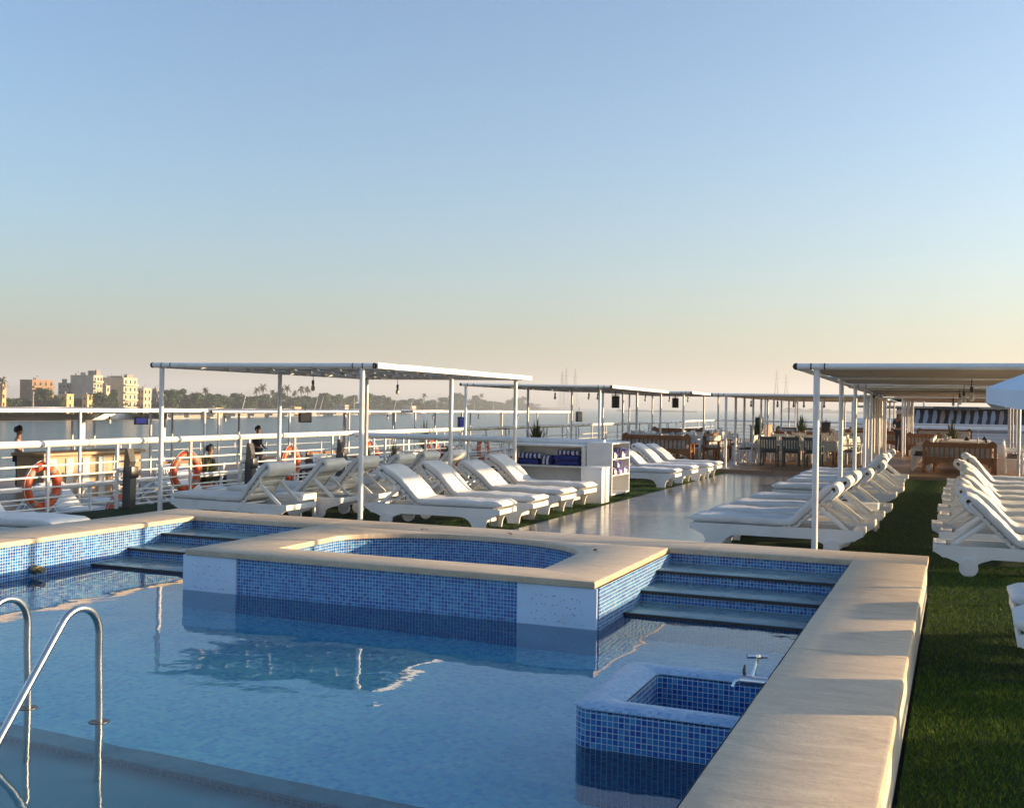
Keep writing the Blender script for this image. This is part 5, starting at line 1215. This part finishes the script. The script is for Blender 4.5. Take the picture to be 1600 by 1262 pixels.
for i, a in enumerate([(-405, 456, 3.7, 9.0), (-436, 580, 5.2, 13.2), (-470, 718, 4.1, 8.1), (-474, 732, 4.2, 7.7), (-535, 965, 4.6, 12.5), (-552, 1032, 4.2, 10.6), (-500, 830, .2, 10.5), (-588, 1170, .2, 12.0), (-660, 1436, .9, 13.1), (-700, 1597, .2, 12.6)]):
    felucca(*a, 'boat with a leaning bare mast along the far bank, %s from the left' % ORD[i+1])
def moored(scale=1):
    t = thing('moored_boat', 'x', 'boat'); b = B(); rows = []
    for i in range(15):
        u = -1+2*i/14; w_ = 2.2*(1-abs(u)**5)+.05; rows.append([(u*11, -w_*.7, 0), (u*11, -w_, 1.3+.5*max(0, u)**3), (u*11, w_, 1.3+.5*max(0, u)**3), (u*11, w_*.7, 0)])
    b.loft(rows); b.obj('boat_hull', 'hull', t, ang=30)
    b = B(); b.box(-9, 7, -1.8, 1.8, 1.3, 3.1, bev=.1); b.obj('cabin', 'b_cream', t)
    for i in range(9): b = B(); b.box(-8.4+1.7*i, -7.4+1.7*i, -1.83, -1.80, 1.8, 2.6); b.obj('window', 'window_dark', t, ang=None)
    b = B(); b.box(-9.3, 7.3, -2.0, 2.0, 3.102, 3.25)
    for i in range(7): 
        for s_ in (-1.8, 1.8): b.tube([(-8.5+2.4*i, s_, 3.2), (-8.5+2.4*i, s_, 4.6)], .06, 5)
    b.box(-8.8, 6.2, -2, 2, 4.6, 4.72); b.obj('upper_deck', 'hull', t); return t
mb = moored(); random.seed(4)
for i, s_ in enumerate([2.02, 2.12, 2.22, 2.38, 2.55, 2.70, 2.86, 3.0, 3.15, 3.35, 3.6, 3.85, 4.15]):
    x, y = along(s_); x2, y2 = along(s_+.05); lb = 'low sunlit passenger boat moored along the far bank, %s from the left' % ORD[i+1]; loc = (x+6, y, -9.2); rz = math.atan2(y2-y, x2-x)
    if i == 0: mb.location = loc; mb.rotation_euler = (0, 0, rz); mb['label'] = lb; mb['group'] = 'boats moored along the far bank'
    else: dup(mb, loc, rz, lb, 'boats moored along the far bank', (random.uniform(.8, 1.3),)*2+(random.uniform(.7, .9),))
def pylon(x, y, top, label):
    h = top+8; b = B(); A = [(-1, -1), (1, -1), (1, 1), (-1, 1)]; lv = 12
    W = lambda f: 9*(1-f)**1.5+.8
    for sx, sy in A: b.tube([(sx*W(k/lv), sy*W(k/lv), h*k/lv) for k in range(lv+1)], .45, 4)
    for k in range(lv):
        for q in range(4):
            a, c = A[q], A[(q+1) % 4]; b.tube([(a[0]*W(k/lv), a[1]*W(k/lv), h*k/lv), (c[0]*W((k+1)/lv), c[1]*W((k+1)/lv), h*(k+1)/lv)], .22, 3)
    for z, w_ in ((.80, 9), (.9, 7)): b.tube([(-w_, 0, h*z), (w_, 0, h*z)], .4, 4)
    tag(b.obj('power_pylon', 'b_grey', ang=None, loc=(x, y, -8)), label, 'pylon', 'power pylons on the horizon')
for a in [(-991, 2725, 93.7, 'left of the three faint lattice pylons on the horizon above the second left canopy'), (-981, 2729, 106, 'middle of the three faint lattice pylons on the horizon above the second left canopy'), (-958, 2737, 102.8, 'right of the three faint lattice pylons on the horizon above the second left canopy'), (-442, 2866, 104, 'left of the two faint pylons above the middle dining canopy'), (-418, 2870, 92.8, 'right of the two faint pylons above the middle dining canopy')]: pylon(*a)

# ---------------------------------------------------------------- air
b = B(); b.box(-9000, 9000, -9000, 9500, -10.2, 170)
hz = b.obj('haze', 'white', ang=None); hz['kind'] = 'stuff'; hz['label'] = 'pale evening haze over the river'; hz['category'] = 'haze'
hm = bpy.data.materials.new('haze_air'); hm.use_nodes = True; ht = hm.node_tree; ht.nodes.clear()
ho = ht.nodes.new('ShaderNodeOutputMaterial'); hv = ht.nodes.new('ShaderNodeVolumePrincipled'); hv.inputs['Color'].default_value = (.84, .88, .96, 1); hv.inputs['Density'].default_value = .00028; hv.inputs['Anisotropy'].default_value = .2
ht.links.new(hv.outputs[0], ho.inputs['Volume']); hz.data.materials.clear(); hz.data.materials.append(hm)
if not USE_HAZE: bpy.data.objects.remove(hz)
